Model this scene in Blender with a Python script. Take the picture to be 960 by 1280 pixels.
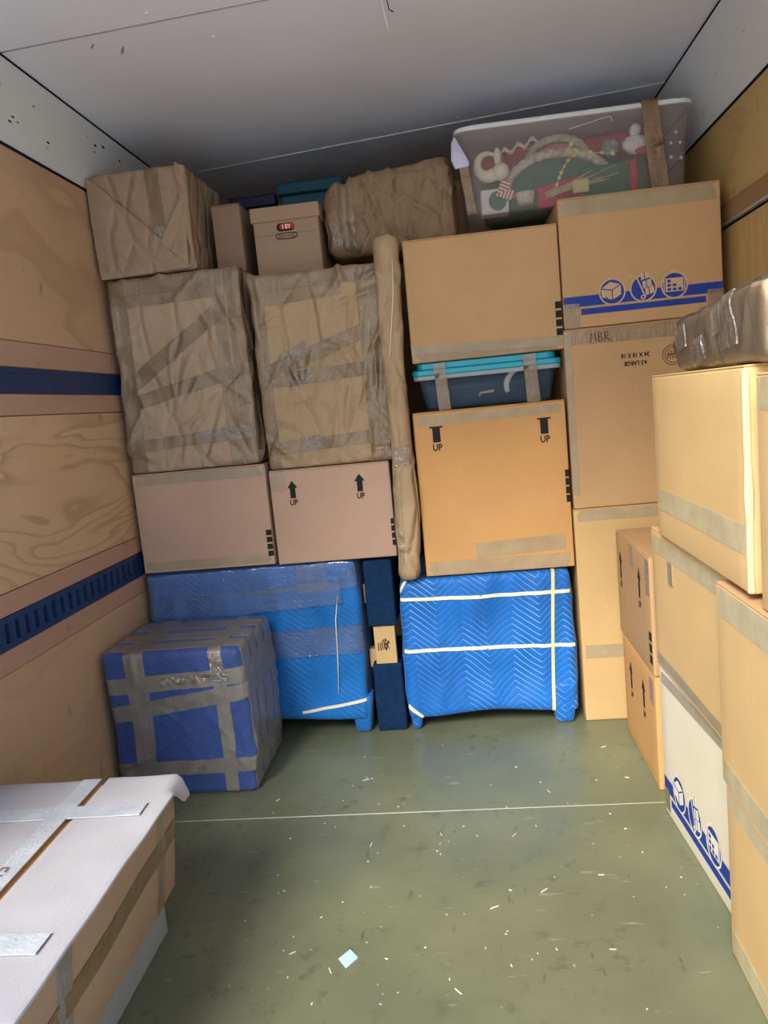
import bpy, math, random
import numpy as np
from mathutils import Vector, Matrix

# ------------------------------------------------------------------ clear
for o in list(bpy.data.objects):
    bpy.data.objects.remove(o, do_unlink=True)
SC = bpy.context.scene
COL = SC.collection
R = math.radians

# ------------------------------------------------------------------ camera
CAM_H = 1.25
YAW, PITCH, ROLL, FPX = R(-6.066), R(-7.791), R(-5.489), 960.0
_fwd = np.array([math.sin(YAW)*math.cos(PITCH), math.cos(YAW)*math.cos(PITCH), math.sin(PITCH)])
_right = np.array([math.cos(YAW), -math.sin(YAW), 0.0])
_up = np.cross(_right, _fwd)
_r2 = math.cos(ROLL)*_right + math.sin(ROLL)*_up
_u2 = -math.sin(ROLL)*_right + math.cos(ROLL)*_up
cam_d = bpy.data.cameras.new('camera')
cam = bpy.data.objects.new('camera', cam_d)
COL.objects.link(cam)
cam.matrix_world = Matrix(((_r2[0], _u2[0], -_fwd[0], 0.0),
                           (_r2[1], _u2[1], -_fwd[1], 0.0),
                           (_r2[2], _u2[2], -_fwd[2], CAM_H),
                           (0, 0, 0, 1)))
cam_d.sensor_fit = 'VERTICAL'
cam_d.sensor_height = 36.0
cam_d.lens = FPX/1280.0*36.0
cam_d.clip_start = 0.02
SC.camera = cam

# ------------------------------------------------------------------ world, sun, exposure
world = bpy.data.worlds.new('daylight')
SC.world = world
world.use_nodes = True
wn = world.node_tree
wn.nodes.clear()
w_out = wn.nodes.new('ShaderNodeOutputWorld')
w_bg = wn.nodes.new('ShaderNodeBackground')
w_sky = wn.nodes.new('ShaderNodeTexSky')
w_sky.sky_type = 'NISHITA'
w_sky.sun_disc = False
w_sky.sun_elevation = R(38)
w_sky.sun_rotation = R(205)
w_sky.air_density = 1.0
w_sky.dust_density = 1.5
w_sky.ozone_density = 1.0
w_bg.inputs['Strength'].default_value = 0.32
wn.links.new(w_sky.outputs[0], w_bg.inputs['Color'])
wn.links.new(w_bg.outputs[0], w_out.inputs['Surface'])

sun_d = bpy.data.lights.new('hazy_sun', 'SUN')
sun_d.energy = 7.0
sun_d.angle = R(26)
sun_d.color = (1.0, 0.955, 0.87)
sun = bpy.data.objects.new('hazy_sun', sun_d)
COL.objects.link(sun)
sun.location = (-2.5, -4.0, 3.0)
sun.rotation_euler = Vector((0.42, 1.0, -0.92)).to_track_quat('-Z', 'Y').to_euler()

REAR = 0.85          # open rear end of the truck body
XL, XR, YB, ZC = -1.28, 0.99, 4.2, 2.37
portal_d = bpy.data.lights.new('rear_opening_portal', 'AREA')
portal_d.shape = 'RECTANGLE'
portal_d.size = XR - XL
portal_d.size_y = ZC
portal_d.cycles.is_portal = True
portal = bpy.data.objects.new('rear_opening_portal', portal_d)
COL.objects.link(portal)
portal.location = ((XL+XR)/2, REAR-0.02, ZC/2)
portal.rotation_euler = (R(90), 0, 0)

SC.view_settings.view_transform = 'Standard'
SC.view_settings.look = 'None'
SC.view_settings.gamma = 1.0
SC.view_settings.use_curve_mapping = False
SC.view_settings.exposure = -0.28

# ------------------------------------------------------------------ numeric helpers
def perlin(P, seed=0):
    P = np.asarray(P, float)
    i = np.floor(P).astype(np.int64)
    f = P - i
    u = f*f*f*(f*(f*6-15)+10)
    def g(dx, dy, dz):
        h = ((i[:, 0]+dx)*374761393 + (i[:, 1]+dy)*668265263 + (i[:, 2]+dz)*2147483647 + seed*974634777) & 0xffffffff
        h = ((h ^ (h >> 13))*1274126177) & 0xffffffff
        h = h ^ (h >> 16)
        a = (h & 0xffff)/65535.0*2*np.pi
        z = ((h >> 16) & 0xffff)/65535.0*2-1
        s = np.sqrt(np.maximum(0, 1-z*z))
        return s*np.cos(a)*(f[:, 0]-dx) + s*np.sin(a)*(f[:, 1]-dy) + z*(f[:, 2]-dz)
    l = lambda a, b, t: a+(b-a)*t
    x00 = l(g(0, 0, 0), g(1, 0, 0), u[:, 0]); x10 = l(g(0, 1, 0), g(1, 1, 0), u[:, 0])
    x01 = l(g(0, 0, 1), g(1, 0, 1), u[:, 0]); x11 = l(g(0, 1, 1), g(1, 1, 1), u[:, 0])
    return l(l(x00, x10, u[:, 1]), l(x01, x11, u[:, 1]), u[:, 2])*1.6

def smooth(a, b, x):
    t = np.clip((x-a)/(b-a), 0, 1)
    return t*t*(3-2*t)

def at(px, py, Y):
    """point of the depth plane Y seen at a pixel of the 960 x 1280 photograph"""
    c = np.array([(px-480)/FPX, (640-py)/FPX, 1.0])
    d = c[0]*_r2 + c[1]*_u2 + c[2]*_fwd
    t = Y/d[1]
    return t*d[0], CAM_H + t*d[2]

# ------------------------------------------------------------------ objects
def mesh_obj(name, verts, faces, mat, parent=None, shade=True):
    me = bpy.data.meshes.new(name)
    me.from_pydata([tuple(map(float, v)) for v in verts], [], [tuple(map(int, f)) for f in faces])
    me.update()
    if shade:
        me.polygons.foreach_set('use_smooth', [True]*len(me.polygons))
    if mat is not None:
        me.materials.append(M[mat] if isinstance(mat, str) else mat)
    o = bpy.data.objects.new(name, me)
    COL.objects.link(o)
    if parent is not None:
        o.parent = parent
    return o

def tag(o, label, cat, group=None):
    o['label'] = label
    o['category'] = cat
    if group:
        o['group'] = group
    return o

def thing(name, label, cat, loc, rotz=0.0, group=None):
    o = bpy.data.objects.new(name, None)
    COL.objects.link(o)
    o.empty_display_size = 0.05
    o.location = loc
    o.rotation_euler = (0, 0, rotz)
    return tag(o, label, cat, group)

def join(*ms):
    V, F, n = [], [], 0
    for v, f in ms:
        V.extend([tuple(p) for p in v])
        F.extend([tuple(i+n for i in q) for q in f])
        n += len(v)
    return V, F

def box(x0, x1, y0, y1, z0, z1):
    v = [(x0, y0, z0), (x1, y0, z0), (x1, y1, z0), (x0, y1, z0), (x0, y0, z1), (x1, y0, z1), (x1, y1, z1), (x0, y1, z1)]
    f = [(0, 3, 2, 1), (4, 5, 6, 7), (0, 1, 5, 4), (1, 2, 6, 5), (2, 3, 7, 6), (3, 0, 4, 7)]
    return v, f

def bevel(o, w=0.003, seg=2):
    m = o.modifiers.new('bevel', 'BEVEL')
    m.width = w
    m.segments = seg
    m.limit_method = 'ANGLE'
    return o

def tube(pts, rad, n=8):
    pts = [Vector(p) for p in pts]
    V, F = [], []
    rads = rad if isinstance(rad, (list, tuple)) else [rad]*len(pts)
    ref = Vector((0.13, 0.31, 0.94)).normalized()
    for k, p in enumerate(pts):
        t = (pts[min(k+1, len(pts)-1)] - pts[max(k-1, 0)]).normalized()
        if abs(t.dot(ref)) > 0.97:
            a = t.cross(Vector((1, 0, 0))).normalized()
        else:
            a = t.cross(ref).normalized()
        b = t.cross(a).normalized()
        for j in range(n):
            an = 2*math.pi*j/n
            V.append(tuple(p + (a*math.cos(an) + b*math.sin(an))*rads[k]))
    for k in range(len(pts)-1):
        for j in range(n):
            F.append((k*n+j, k*n+(j+1) % n, (k+1)*n+(j+1) % n, (k+1)*n+j))
    F.append(tuple(range(n))[::-1])
    F.append(tuple((len(pts)-1)*n+j for j in range(n)))
    return V, F

def ball(c, r, nu=14, nv=9, squash=(1, 1, 1), bump=0.0, seed=0):
    V, F = [], []
    for i in range(nv+1):
        th = math.pi*i/nv
        for j in range(nu):
            ph = 2*math.pi*j/nu
            V.append((math.sin(th)*math.cos(ph), math.sin(th)*math.sin(ph), math.cos(th)))
    A = np.array(V)
    rr = 1.0 + (bump*perlin(A*3.1+seed*7.3, seed) if bump else 0.0)
    A = A*(np.atleast_1d(rr)[:, None] if bump else 1.0)*r*np.array(squash) + np.array(c)
    for i in range(nv):
        for j in range(nu):
            F.append((i*nu+j, (i+1)*nu+j, (i+1)*nu+(j+1) % nu, i*nu+(j+1) % nu))
    return [tuple(a) for a in A], F

def slab2d(poly, y0, y1):
    """a flat outline (x, z) given thickness along y"""
    n = len(poly)
    V = [(p[0], y0, p[1]) for p in poly] + [(p[0], y1, p[1]) for p in poly]
    F = [tuple(range(n)), tuple(range(2*n-1, n-1, -1))]
    for i in range(n):
        j = (i+1) % n
        F.append((i, n+i, n+j, j))
    return V, F

class Soft:
    """Rounded box  x in [-w/2, w/2], y in [0, d] (front at 0), z in [0, h]
    whose surface is pushed in and out by wrinkles."""
    def __init__(s, w, d, h, r=0.006, res=0.06, disp=None, deform=None):
        s.w, s.d, s.h, s.r, s.res = w, d, h, min(r, w*0.45, d*0.45, h*0.45), res
        s.lo = np.array([-w/2, 0, 0.0]); s.hi = np.array([w/2, d, h])
        s.disp, s.deform = disp, deform
    def surf(s, P, off=0.0):
        P = np.asarray(P, float)
        P = np.minimum(np.maximum(P, s.lo), s.hi)
        c = np.minimum(np.maximum(P, s.lo+s.r), s.hi-s.r)
        v = P-c
        L = np.linalg.norm(v, axis=1)
        L[L < 1e-9] = 1e-9
        n = v/L[:, None]
        dsp = s.disp(P, s) if s.disp else np.zeros(len(P))
        dsp = dsp*smooth(0.0, 0.05, P[:, 2])*np.where(n[:, 2] > 0.7, smooth(0.0, 0.3, 1-n[:, 2])*0.9+0.1, 1.0)
        Q = c + n*(s.r + dsp + off)[:, None] if np.ndim(off) else c + n*(s.r+dsp+off)[:, None]
        Q[:, 2] = np.maximum(Q[:, 2], 0.0)
        if s.deform:
            Q = s.deform(Q, s)
        return Q
    def lines(s, a, b):
        r = s.r
        n = max(1, int(round((b-a-2*r)/s.res)))
        inner = list(np.linspace(a+r, b-r, n+1))
        extra0 = [a, a+r*0.5] if r > 0.003 else [a]
        extra1 = [b-r*0.5, b] if r > 0.003 else [b]
        return np.array(extra0+inner+extra1)
    def mesh(s):
        X, Y, Z = s.lines(s.lo[0], s.hi[0]), s.lines(s.lo[1], s.hi[1]), s.lines(s.lo[2], s.hi[2])
        key, pts, faces = {}, [], []
        def vid(i, j, k):
            q = (i, j, k)
            if q not in key:
                key[q] = len(pts)
                pts.append((X[i], Y[j], Z[k]))
            return key[q]
        nx, ny, nz = len(X)-1, len(Y)-1, len(Z)-1
        for i in range(nx):
            for k in range(nz):
                faces.append((vid(i, 0, k), vid(i+1, 0, k), vid(i+1, 0, k+1), vid(i, 0, k+1)))
                faces.append((vid(i, ny, k), vid(i, ny, k+1), vid(i+1, ny, k+1), vid(i+1, ny, k)))
            for j in range(ny):
                faces.append((vid(i, j, 0), vid(i, j+1, 0), vid(i+1, j+1, 0), vid(i+1, j, 0)))
                faces.append((vid(i, j, nz), vid(i+1, j, nz), vid(i+1, j+1, nz), vid(i, j+1, nz)))
        for j in range(ny):
            for k in range(nz):
                faces.append((vid(0, j, k), vid(0, j, k+1), vid(0, j+1, k+1), vid(0, j+1, k)))
                faces.append((vid(nx, j, k), vid(nx, j+1, k), vid(nx, j+1, k+1), vid(nx, j, k+1)))
        return s.surf(np.array(pts)), faces
    def strip(s, pts, width, off=0.0009, ds=None, jag=0.0, seed=1, lift=0.0):
        """a band of tape, strap or film laid along a polyline on the surface"""
        ds = ds or min(0.03, max(0.008, s.res*0.7))
        C, T = [], []
        for a, b in zip(pts[:-1], pts[1:]):
            a, b = np.array(a, float), np.array(b, float)
            L = np.linalg.norm(b-a)
            n = max(1, int(math.ceil(L/ds)))
            for i in range(n+1):
                C.append(a+(b-a)*i/n)
                T.append((b-a)/max(L, 1e-6))
        C, T = np.array(C), np.array(T)
        rel = np.stack([np.abs(C[:, 0]-s.lo[0]), np.abs(C[:, 0]-s.hi[0]), np.abs(C[:, 1]-s.lo[1]),
                        np.abs(C[:, 1]-s.hi[1]), np.abs(C[:, 2]-s.lo[2]), np.abs(C[:, 2]-s.hi[2])], 1)
        nn = np.array([[-1, 0, 0], [1, 0, 0], [0, -1, 0], [0, 1, 0], [0, 0, -1], [0, 0, 1.0]])
        mid = np.empty_like(C)
        mid[:] = C
        # choose the face the segment lies in: the one whose normal is perpendicular to the direction
        W = []
        for c, t, r in zip(C, T, rel):
            best, bn = 9, nn[2]
            for k in range(6):
                if abs(nn[k] @ t) < 0.35 and r[k] < best-1e-6:
                    best, bn = r[k], nn[k]
            w = np.cross(t, bn)
            W.append(w/np.linalg.norm(w))
        W = np.array(W)
        m = max(2, int(math.ceil(width/min(0.03, max(0.008, s.res*0.7))))+1)
        rows = []
        wid = np.full(len(C), width)
        if jag:
            wid = wid*(1+jag*perlin(C*9+seed*3.7, seed))
        lifts = off + (lift*np.abs(perlin(C*40+seed, seed)) if lift else 0.0)
        for q in np.linspace(-0.5, 0.5, m):
            B = C + W*(wid*q)[:, None]
            rows.append(s.surf_off(B, lifts))
        top = rows
        edge0 = s.surf_off(C - W*(wid*0.5)[:, None], np.full(len(C), -0.001))
        edge1 = s.surf_off(C + W*(wid*0.5)[:, None], np.full(len(C), -0.001))
        V = np.concatenate(top + [top[0], edge0, top[-1], edge1])
        N, K = len(C), len(top)
        F = []
        for a in list(range(K-1)):
            for i in range(N-1):
                F.append((a*N+i, (a+1)*N+i, (a+1)*N+i+1, a*N+i+1))
        for a, b in ((K+1, K), (K+2, K+3)):
            for i in range(N-1):
                F.append((a*N+i, b*N+i, b*N+i+1, a*N+i+1))
        return V, F
    def surf_off(s, P, off):
        P = np.minimum(np.maximum(np.asarray(P, float), s.lo), s.hi)
        c = np.minimum(np.maximum(P, s.lo+s.r), s.hi-s.r)
        v = P-c
        L = np.linalg.norm(v, axis=1); L[L < 1e-9] = 1e-9
        n = v/L[:, None]
        dsp = s.disp(P, s) if s.disp else np.zeros(len(P))
        dsp = dsp*smooth(0.0, 0.05, P[:, 2])*np.where(n[:, 2] > 0.7, smooth(0.0, 0.3, 1-n[:, 2])*0.9+0.1, 1.0)
        Q = c + n*(s.r+dsp+off)[:, None]
        if s.deform:
            Q = s.deform(Q, s)
        return Q
    def ink(s, V2, off=0.0012):
        """flat print (x, z) laid on the front face"""
        V2 = np.array(V2, float)
        P = np.stack([V2[:, 0], np.zeros(len(V2)), V2[:, 1]], 1)
        return s.surf_off(P, np.full(len(P), off))

def disp_carton(seed, amp=0.003):
    def f(P, s):
        bx = np.clip((P-s.lo)/(s.hi-s.lo), 0, 1)
        env = np.sqrt(np.clip(np.sort(np.minimum(bx, 1-bx), 1)[:, 1]*4, 0, 1))
        return amp*perlin(P*3.3+seed*5.1, seed)*env
    return f

def disp_wrap(seed, amp=0.006, ncrease=40, clen=0.22, aniso=(1, 1, 1), fine=0.0012, cw=0.014):
    rng = random.Random(seed)
    def f(P, s):
        if not hasattr(s, '_cr'):
            s._cr = []
            for _ in range(ncrease):
                face = rng.choice([0, 0, 0, 1, 2])
                x = rng.uniform(s.lo[0], s.hi[0]); y = rng.uniform(0, s.d); z = rng.uniform(0.02, s.h)
                an = rng.gauss(1.57, 0.7)
                L = clen*rng.uniform(0.35, 1.0)
                if face == 0:
                    p = np.array([x, 0, z]); d = np.array([math.cos(an), 0, math.sin(an)])
                elif face == 1:
                    p = np.array([s.hi[0], y, z]); d = np.array([0, math.cos(an), math.sin(an)])
                else:
                    p = np.array([x, y, s.h]); d = np.array([math.cos(an), math.sin(an), 0])
                s._cr.append((p, d, L, rng.choice([1, 1, -0.7])*rng.uniform(0.4, 1.0), rng.uniform(-1, 1)))
        Q = P*np.array(aniso)
        wp = np.stack([perlin(Q*3+11, seed), perlin(Q*3+37, seed+1), perlin(Q*3+59, seed+2)], 1)*0.35
        D = amp*perlin(Q*4+wp+seed, seed+3) + amp*0.5*(1-np.abs(perlin(Q*7+wp*2+seed*2, seed+4))*2.2)
        for p, d, L, a, bend in s._cr:
            r = P-p
            t = r @ d
            q = np.clip(t, -L/2, L/2)
            perp = r - q[:, None]*d
            dist = np.linalg.norm(perp + 0.25*bend*(q*q/L)[:, None]*np.array([1, 0, 0.4]), axis=1)
            D = D + a*amp*1.7*np.clip(1-dist/cw, 0, 1)**1.0*np.clip(1-np.abs(q)/(L/2), 0, 1)**0.5
        D = D + fine*perlin(Q*26, seed+6)
        return D
    return f

def disp_pad(seed, amp=0.008):
    def f(P, s):
        Q = P*np.array([1.6, 1.6, 0.7])
        w = amp*perlin(Q*4+seed*3.1, seed) + amp*0.7*(1-np.abs(perlin(Q*6+seed, seed+5))*2)
        return w
    return f

def put(name, vf, mat, parent, shade=True):
    return mesh_obj(name, vf[0], vf[1], mat, parent, shade)

# print shapes, all in (x, z)
def rect2(x0, x1, z0, z1, n=None):
    n = n or max(1, int(round((x1-x0)/0.03)))
    xs = np.linspace(x0, x1, n+1)
    V = [(x, z0) for x in xs]+[(x, z1) for x in xs]
    F = [(i, i+1, n+2+i, n+1+i) for i in range(n)]
    return V, F

def poly2(pts):
    return list(pts), [tuple(range(len(pts)))]

def disc2(cx, cz, r, n=28, r0=0.0, a0=0.0, a1=2*math.pi):
    V, F = [], []
    for i in range(n+1):
        a = a0+(a1-a0)*i/n
        V.append((cx+r0*math.cos(a), cz+r0*math.sin(a)))
        V.append((cx+r*math.cos(a), cz+r*math.sin(a)))
    for i in range(n):
        F.append((2*i, 2*i+1, 2*i+3, 2*i+2))
    return V, F

def line2(pts, w):
    """a pen stroke through points"""
    V, F = [], []
    P = [Vector((p[0], p[1])) for p in pts]
    for i, p in enumerate(P):
        t = (P[min(i+1, len(P)-1)]-P[max(i-1, 0)]).normalized()
        nrm = Vector((-t.y, t.x))*w*0.5
        V.append(tuple(p+nrm)); V.append(tuple(p-nrm))
    for i in range(len(P)-1):
        F.append((2*i, 2*i+1, 2*i+3, 2*i+2))
    return V, F

def join2(*ms):
    V, F, n = [], [], 0
    for v, f in ms:
        V += list(v); F += [tuple(i+n for i in q) for q in f]; n += len(v)
    return V, F

def text2(s, size, cx=0, cz=0, rot=0.0, sx=1.0, bold=0.0):
    cu = bpy.data.curves.new('lettering', 'FONT')
    cu.body = s; cu.size = size; cu.align_x = 'CENTER'; cu.align_y = 'CENTER'
    cu.offset = bold
    cu.resolution_u = 3
    ob = bpy.data.objects.new('lettering', cu)
    COL.objects.link(ob)
    dg = bpy.context.evaluated_depsgraph_get()
    me = bpy.data.meshes.new_from_object(ob.evaluated_get(dg))
    ca, sa = math.cos(rot), math.sin(rot)
    V = [(cx+sx*v.co.x*ca-v.co.y*sa, cz+sx*v.co.x*sa+v.co.y*ca) for v in me.vertices]
    F = [tuple(p.vertices) for p in me.polygons]
    bpy.data.objects.remove(ob); bpy.data.curves.remove(cu); bpy.data.meshes.remove(me)
    return V, F

def ink(name, sb, vf, mat, parent, off=0.0012):
    V, F = vf
    V3 = sb.ink(V, off)
    # make every face look out of the front (-y)
    F2 = []
    for f in F:
        a, b, c = V3[f[0]], V3[f[1]], V3[f[2]]
        F2.append(f if np.cross(b-a, c-a)[1] <= 0 else f[::-1])
    return mesh_obj(name, V3, F2, mat, parent, False)

# ------------------------------------------------------------------ materials
M = {}
class NT:
    def __init__(s, name):
        m = bpy.data.materials.new(name)
        m.use_nodes = True
        s.m, s.t = m, m.node_tree
        s.t.nodes.clear()
        s.out = s.n('ShaderNodeOutputMaterial')
        s.b = s.n('ShaderNodeBsdfPrincipled')
        s.l(s.b.outputs[0], s.out.inputs['Surface'])
        s.co = s.n('ShaderNodeTexCoord').outputs['Object']
        M[name] = m
    def n(s, t, **k):
        x = s.t.nodes.new(t)
        for a, b in k.items():
            setattr(x, a, b)
        return x
    def l(s, a, b):
        s.t.links.new(a, b)
    def mp(s, scale=(1, 1, 1), rot=(0, 0, 0), loc=(0, 0, 0), src=None):
        x = s.n('ShaderNodeMapping')
        x.inputs['Scale'].default_value = scale
        x.inputs['Rotation'].default_value = rot
        x.inputs['Location'].default_value = loc
        s.l(src or s.co, x.inputs['Vector'])
        return x.outputs[0]
    def noise(s, v, scale, detail=3, rough=0.5, dist=0.0):
        x = s.n('ShaderNodeTexNoise')
        x.inputs['Scale'].default_value = scale
        x.inputs['Detail'].default_value = detail
        x.inputs['Roughness'].default_value = rough
        x.inputs['Distortion'].default_value = dist
        s.l(v, x.inputs['Vector'])
        return x.outputs['Fac']
    def ramp(s, v, stops):
        x = s.n('ShaderNodeValToRGB')
        e = x.color_ramp.elements
        while len(e) < len(stops):
            e.new(0.5)
        for k, (p, c) in enumerate(stops):
            e[k].position = p
            e[k].color = tuple(c)+(1,) if len(c) == 3 else c
        s.l(v, x.inputs[0])
        return x.outputs[0]
    def math(s, op, a, b=None, c=None):
        x = s.n('ShaderNodeMath', operation=op)
        for i, v in enumerate((a, b, c)):
            if v is None:
                continue
            if isinstance(v, (int, float)):
                x.inputs[i].default_value = v
            else:
                s.l(v, x.inputs[i])
        return x.outputs[0]
    def mix(s, f, a, b, mode='MIX'):
        x = s.n('ShaderNodeMix', data_type='RGBA', blend_type=mode)
        for sock, v in ((x.inputs[0], f), (x.inputs[6], a), (x.inputs[7], b)):
            if isinstance(v, (int, float)):
                sock.default_value = v
            elif isinstance(v, tuple):
                sock.default_value = v if len(v) == 4 else v+(1,)
            else:
                s.l(v, sock)
        return x.outputs[2]
    def col(s, v):
        if isinstance(v, tuple):
            s.b.inputs['Base Color'].default_value = v+(1,)
        else:
            s.l(v, s.b.inputs['Base Color'])
    def set(s, **k):
        for a, b in k.items():
            s.b.inputs[a.replace('_', ' ')].default_value = b
    def bump(s, h, st=0.2, dist=0.01):
        x = s.n('ShaderNodeBump')
        x.inputs['Strength'].default_value = st
        x.inputs['Distance'].default_value = dist
        s.l(h, x.inputs['Height'])
        s.l(x.outputs[0], s.b.inputs['Normal'])

def dk(c, k):
    return tuple(x*k for x in c)

def mat_card(name, c, rough=0.75):
    t = NT(name)
    a = t.noise(t.mp(), 2.6, 3)
    b = t.noise(t.mp((60, 60, 4)), 3.0, 2)
    k = t.noise(t.mp(), 140, 2)
    base = t.ramp(a, [(0.3, dk(c, 0.90)), (0.7, dk(c, 1.08))])
    base = t.mix(t.math('MULTIPLY', b, 0.16), base, dk(c, 0.72))
    base = t.mix(t.math('MULTIPLY', t.math('GREATER_THAN', k, 0.66), 0.12), base, dk(c, 1.5))
    t.col(base)
    t.set(Roughness=rough)
    t.b.inputs['Specular IOR Level'].default_value = 0.25
    t.bump(t.math('ADD', t.noise(t.mp((120, 120, 3)), 2, 1), t.math('MULTIPLY', a, 2.0)), 0.10, 0.004)

mat_card('card_mauve', (0.50, 0.335, 0.245))
mat_card('card_tan', (0.54, 0.335, 0.165))
mat_card('card_orange', (0.60, 0.33, 0.125))
mat_card('card_yellow', (0.56, 0.375, 0.17))
mat_card('card_light', (0.66, 0.45, 0.205))
mat_card('card_white', (0.74, 0.68, 0.52))
mat_card('card_glare', (0.40, 0.40, 0.43))  # sky glare on ordinary cardboard flaps, put into the colour
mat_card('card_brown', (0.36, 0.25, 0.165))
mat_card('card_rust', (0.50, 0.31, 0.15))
mat_card('card_dark', (0.27, 0.18, 0.12))  # dark tone holds the top row's shade on the narrow box
mat_card('card_grey', (0.33, 0.36, 0.36))
mat_card('card_edge', (0.72, 0.56, 0.32))

def mat_plain(name, c, rough=0.6, spec=0.4, metal=0.0, var=0.12, vs=6.0, bump=0.0, bs=60):
    t = NT(name)
    a = t.noise(t.mp(), vs, 3)
    t.col(t.ramp(a, [(0.25, dk(c, 1-var)), (0.75, dk(c, 1+var))]))
    t.set(Roughness=rough, Metallic=metal)
    t.b.inputs['Specular IOR Level'].default_value = spec
    if bump:
        t.bump(t.noise(t.mp(), bs, 3), bump, 0.004)
    return t

def mat_paper(name, c):
    t = NT(name)
    a = t.noise(t.mp(), 4, 4)
    f = t.noise(t.mp((30, 30, 90)), 2, 2)
    t.col(t.mix(t.math('MULTIPLY', f, 0.2), t.ramp(a, [(0.3, dk(c, 0.88)), (0.7, dk(c, 1.1))]), dk(c, 0.75)))
    t.set(Roughness=0.62)
    t.b.inputs['Specular IOR Level'].default_value = 0.35
    v = t.n('ShaderNodeTexVoronoi', feature='DISTANCE_TO_EDGE')
    v.inputs['Scale'].default_value = 9
    nw = t.noise(t.mp(), 5, 3, dist=1.0)
    t.l(t.mp((1, 1, 0.45)), v.inputs['Vector'])
    t.bump(t.math('ADD', t.math('MINIMUM', v.outputs['Distance'], 0.12), t.math('MULTIPLY', nw, 0.35)), 1.0, 0.055)
mat_paper('kraft', (0.43, 0.30, 0.175))
mat_paper('kraft_grey', (0.42, 0.31, 0.205))
mat_paper('kraft_shaded', (0.27, 0.18, 0.105))  # kraft darkened so the bundle's colour holds the top-row shade
mat_paper('kraft_light', (0.62, 0.49, 0.34))
mat_paper('kraft_parcel', (0.35, 0.245, 0.155))  # kraft with the parcel's top-row shade mixed into its colour

def mat_tape(name, c, alpha, rough=0.14, wr=0.35, gloss=1.3):
    """packing tape: see-through body colour under a glossy coat"""
    t = NT(name)
    t.t.nodes.remove(t.b)
    tr = t.n('ShaderNodeBsdfTransparent')
    df = t.n('ShaderNodeBsdfDiffuse')
    t.l(t.ramp(t.noise(t.mp(), 14, 3), [(0.3, dk(c, 0.85)), (0.7, dk(c, 1.12))]), df.inputs[0])
    gl = t.n('ShaderNodeBsdfGlossy'); gl.inputs['Roughness'].default_value = rough
    bp = t.n('ShaderNodeBump'); bp.inputs['Strength'].default_value = wr; bp.inputs['Distance'].default_value = 0.014
    t.l(t.math('ADD', t.noise(t.mp(), 34, 4, 0.6, 1.2), t.math('MULTIPLY', t.noise(t.mp((18, 18, 1.5)), 7, 3), 0.6)), bp.inputs['Height'])
    t.l(bp.outputs[0], gl.inputs['Normal']); t.l(bp.outputs[0], df.inputs['Normal'])
    m1 = t.n('ShaderNodeMixShader'); m1.inputs[0].default_value = alpha
    t.l(tr.outputs[0], m1.inputs[1]); t.l(df.outputs[0], m1.inputs[2])
    fr = t.n('ShaderNodeFresnel'); fr.inputs['IOR'].default_value = 1.5
    m2 = t.n('ShaderNodeMixShader')
    t.l(t.math('MULTIPLY', fr.outputs[0], gloss), m2.inputs[0])
    t.l(m1.outputs[0], m2.inputs[1]); t.l(gl.outputs[0], m2.inputs[2])
    t.l(m2.outputs[0], t.out.inputs['Surface'])
mat_tape('tape_cream', (0.70, 0.64, 0.42), 0.55, 0.35, 0.1, 0.35)
mat_tape('tape_tan', (0.36, 0.262, 0.155), 0.5, 0.16)
mat_tape('tape_brown', (0.25, 0.16, 0.085), 0.82)
mat_tape('tape_clear', (0.56, 0.45, 0.29), 0.40)
mat_tape('tape_grey', (0.24, 0.225, 0.20), 0.85, 0.3)
mat_tape('tape_pale', (0.60, 0.66, 0.74), 0.75, 0.25, 0.2)
mat_tape('tape_sage', (0.50, 0.44, 0.30), 0.5, 0.3, 0.12, 0.5)

# stretch film: clear, crinkled, glossy
def mat_film(name, tint, body, f0, bump_nodes, rough=0.12, bst=0.6, mask=None):
    """see-through sheet: transparent, a little milky, with a mirror-like coat"""
    t = NT(name)
    t.t.nodes.remove(t.b)
    tr = t.n('ShaderNodeBsdfTransparent'); tr.inputs[0].default_value = tint+(1,)
    df = t.n('ShaderNodeBsdfDiffuse'); df.inputs[0].default_value = body+(1,)
    gl = t.n('ShaderNodeBsdfGlossy'); gl.inputs['Roughness'].default_value = rough
    bp = t.n('ShaderNodeBump'); bp.inputs['Strength'].default_value = bst; bp.inputs['Distance'].default_value = 0.02
    t.l(bump_nodes(t), bp.inputs['Height'])
    t.l(bp.outputs[0], gl.inputs['Normal']); t.l(bp.outputs[0], df.inputs['Normal'])
    m1 = t.n('ShaderNodeMixShader'); m1.inputs[0].default_value = f0[0]
    t.l(tr.outputs[0], m1.inputs[1]); t.l(df.outputs[0], m1.inputs[2])
    fr = t.n('ShaderNodeFresnel'); fr.inputs['IOR'].default_value = 1.5
    m2 = t.n('ShaderNodeMixShader')
    t.l(t.math('ADD', fr.outputs[0], f0[1]), m2.inputs[0])
    t.l(m1.outputs[0], m2.inputs[1]); t.l(gl.outputs[0], m2.inputs[2])
    t.l(m2.outputs[0], t.out.inputs['Surface'])
mat_film('film', (0.97, 0.985, 1.0), (0.75, 0.88, 0.98), (0.15, 0.03),
         lambda t: t.math('ADD', t.noise(t.mp((2.0, 2.0, 34)), 5, 4, 0.6, 0.8), t.noise(t.mp((3, 3, 20)), 9, 3)), 0.08, 1.0)
mat_film('film_glint', (0.9, 0.87, 0.82), (0.6, 0.52, 0.42), (0.16, 0.16),  # whitish glossier film for patches that stand in for glints on the tape
         lambda t: t.math('ADD', t.noise(t.mp(), 30, 5, 0.6, 1.5), t.noise(t.mp(), 70, 3)))
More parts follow.
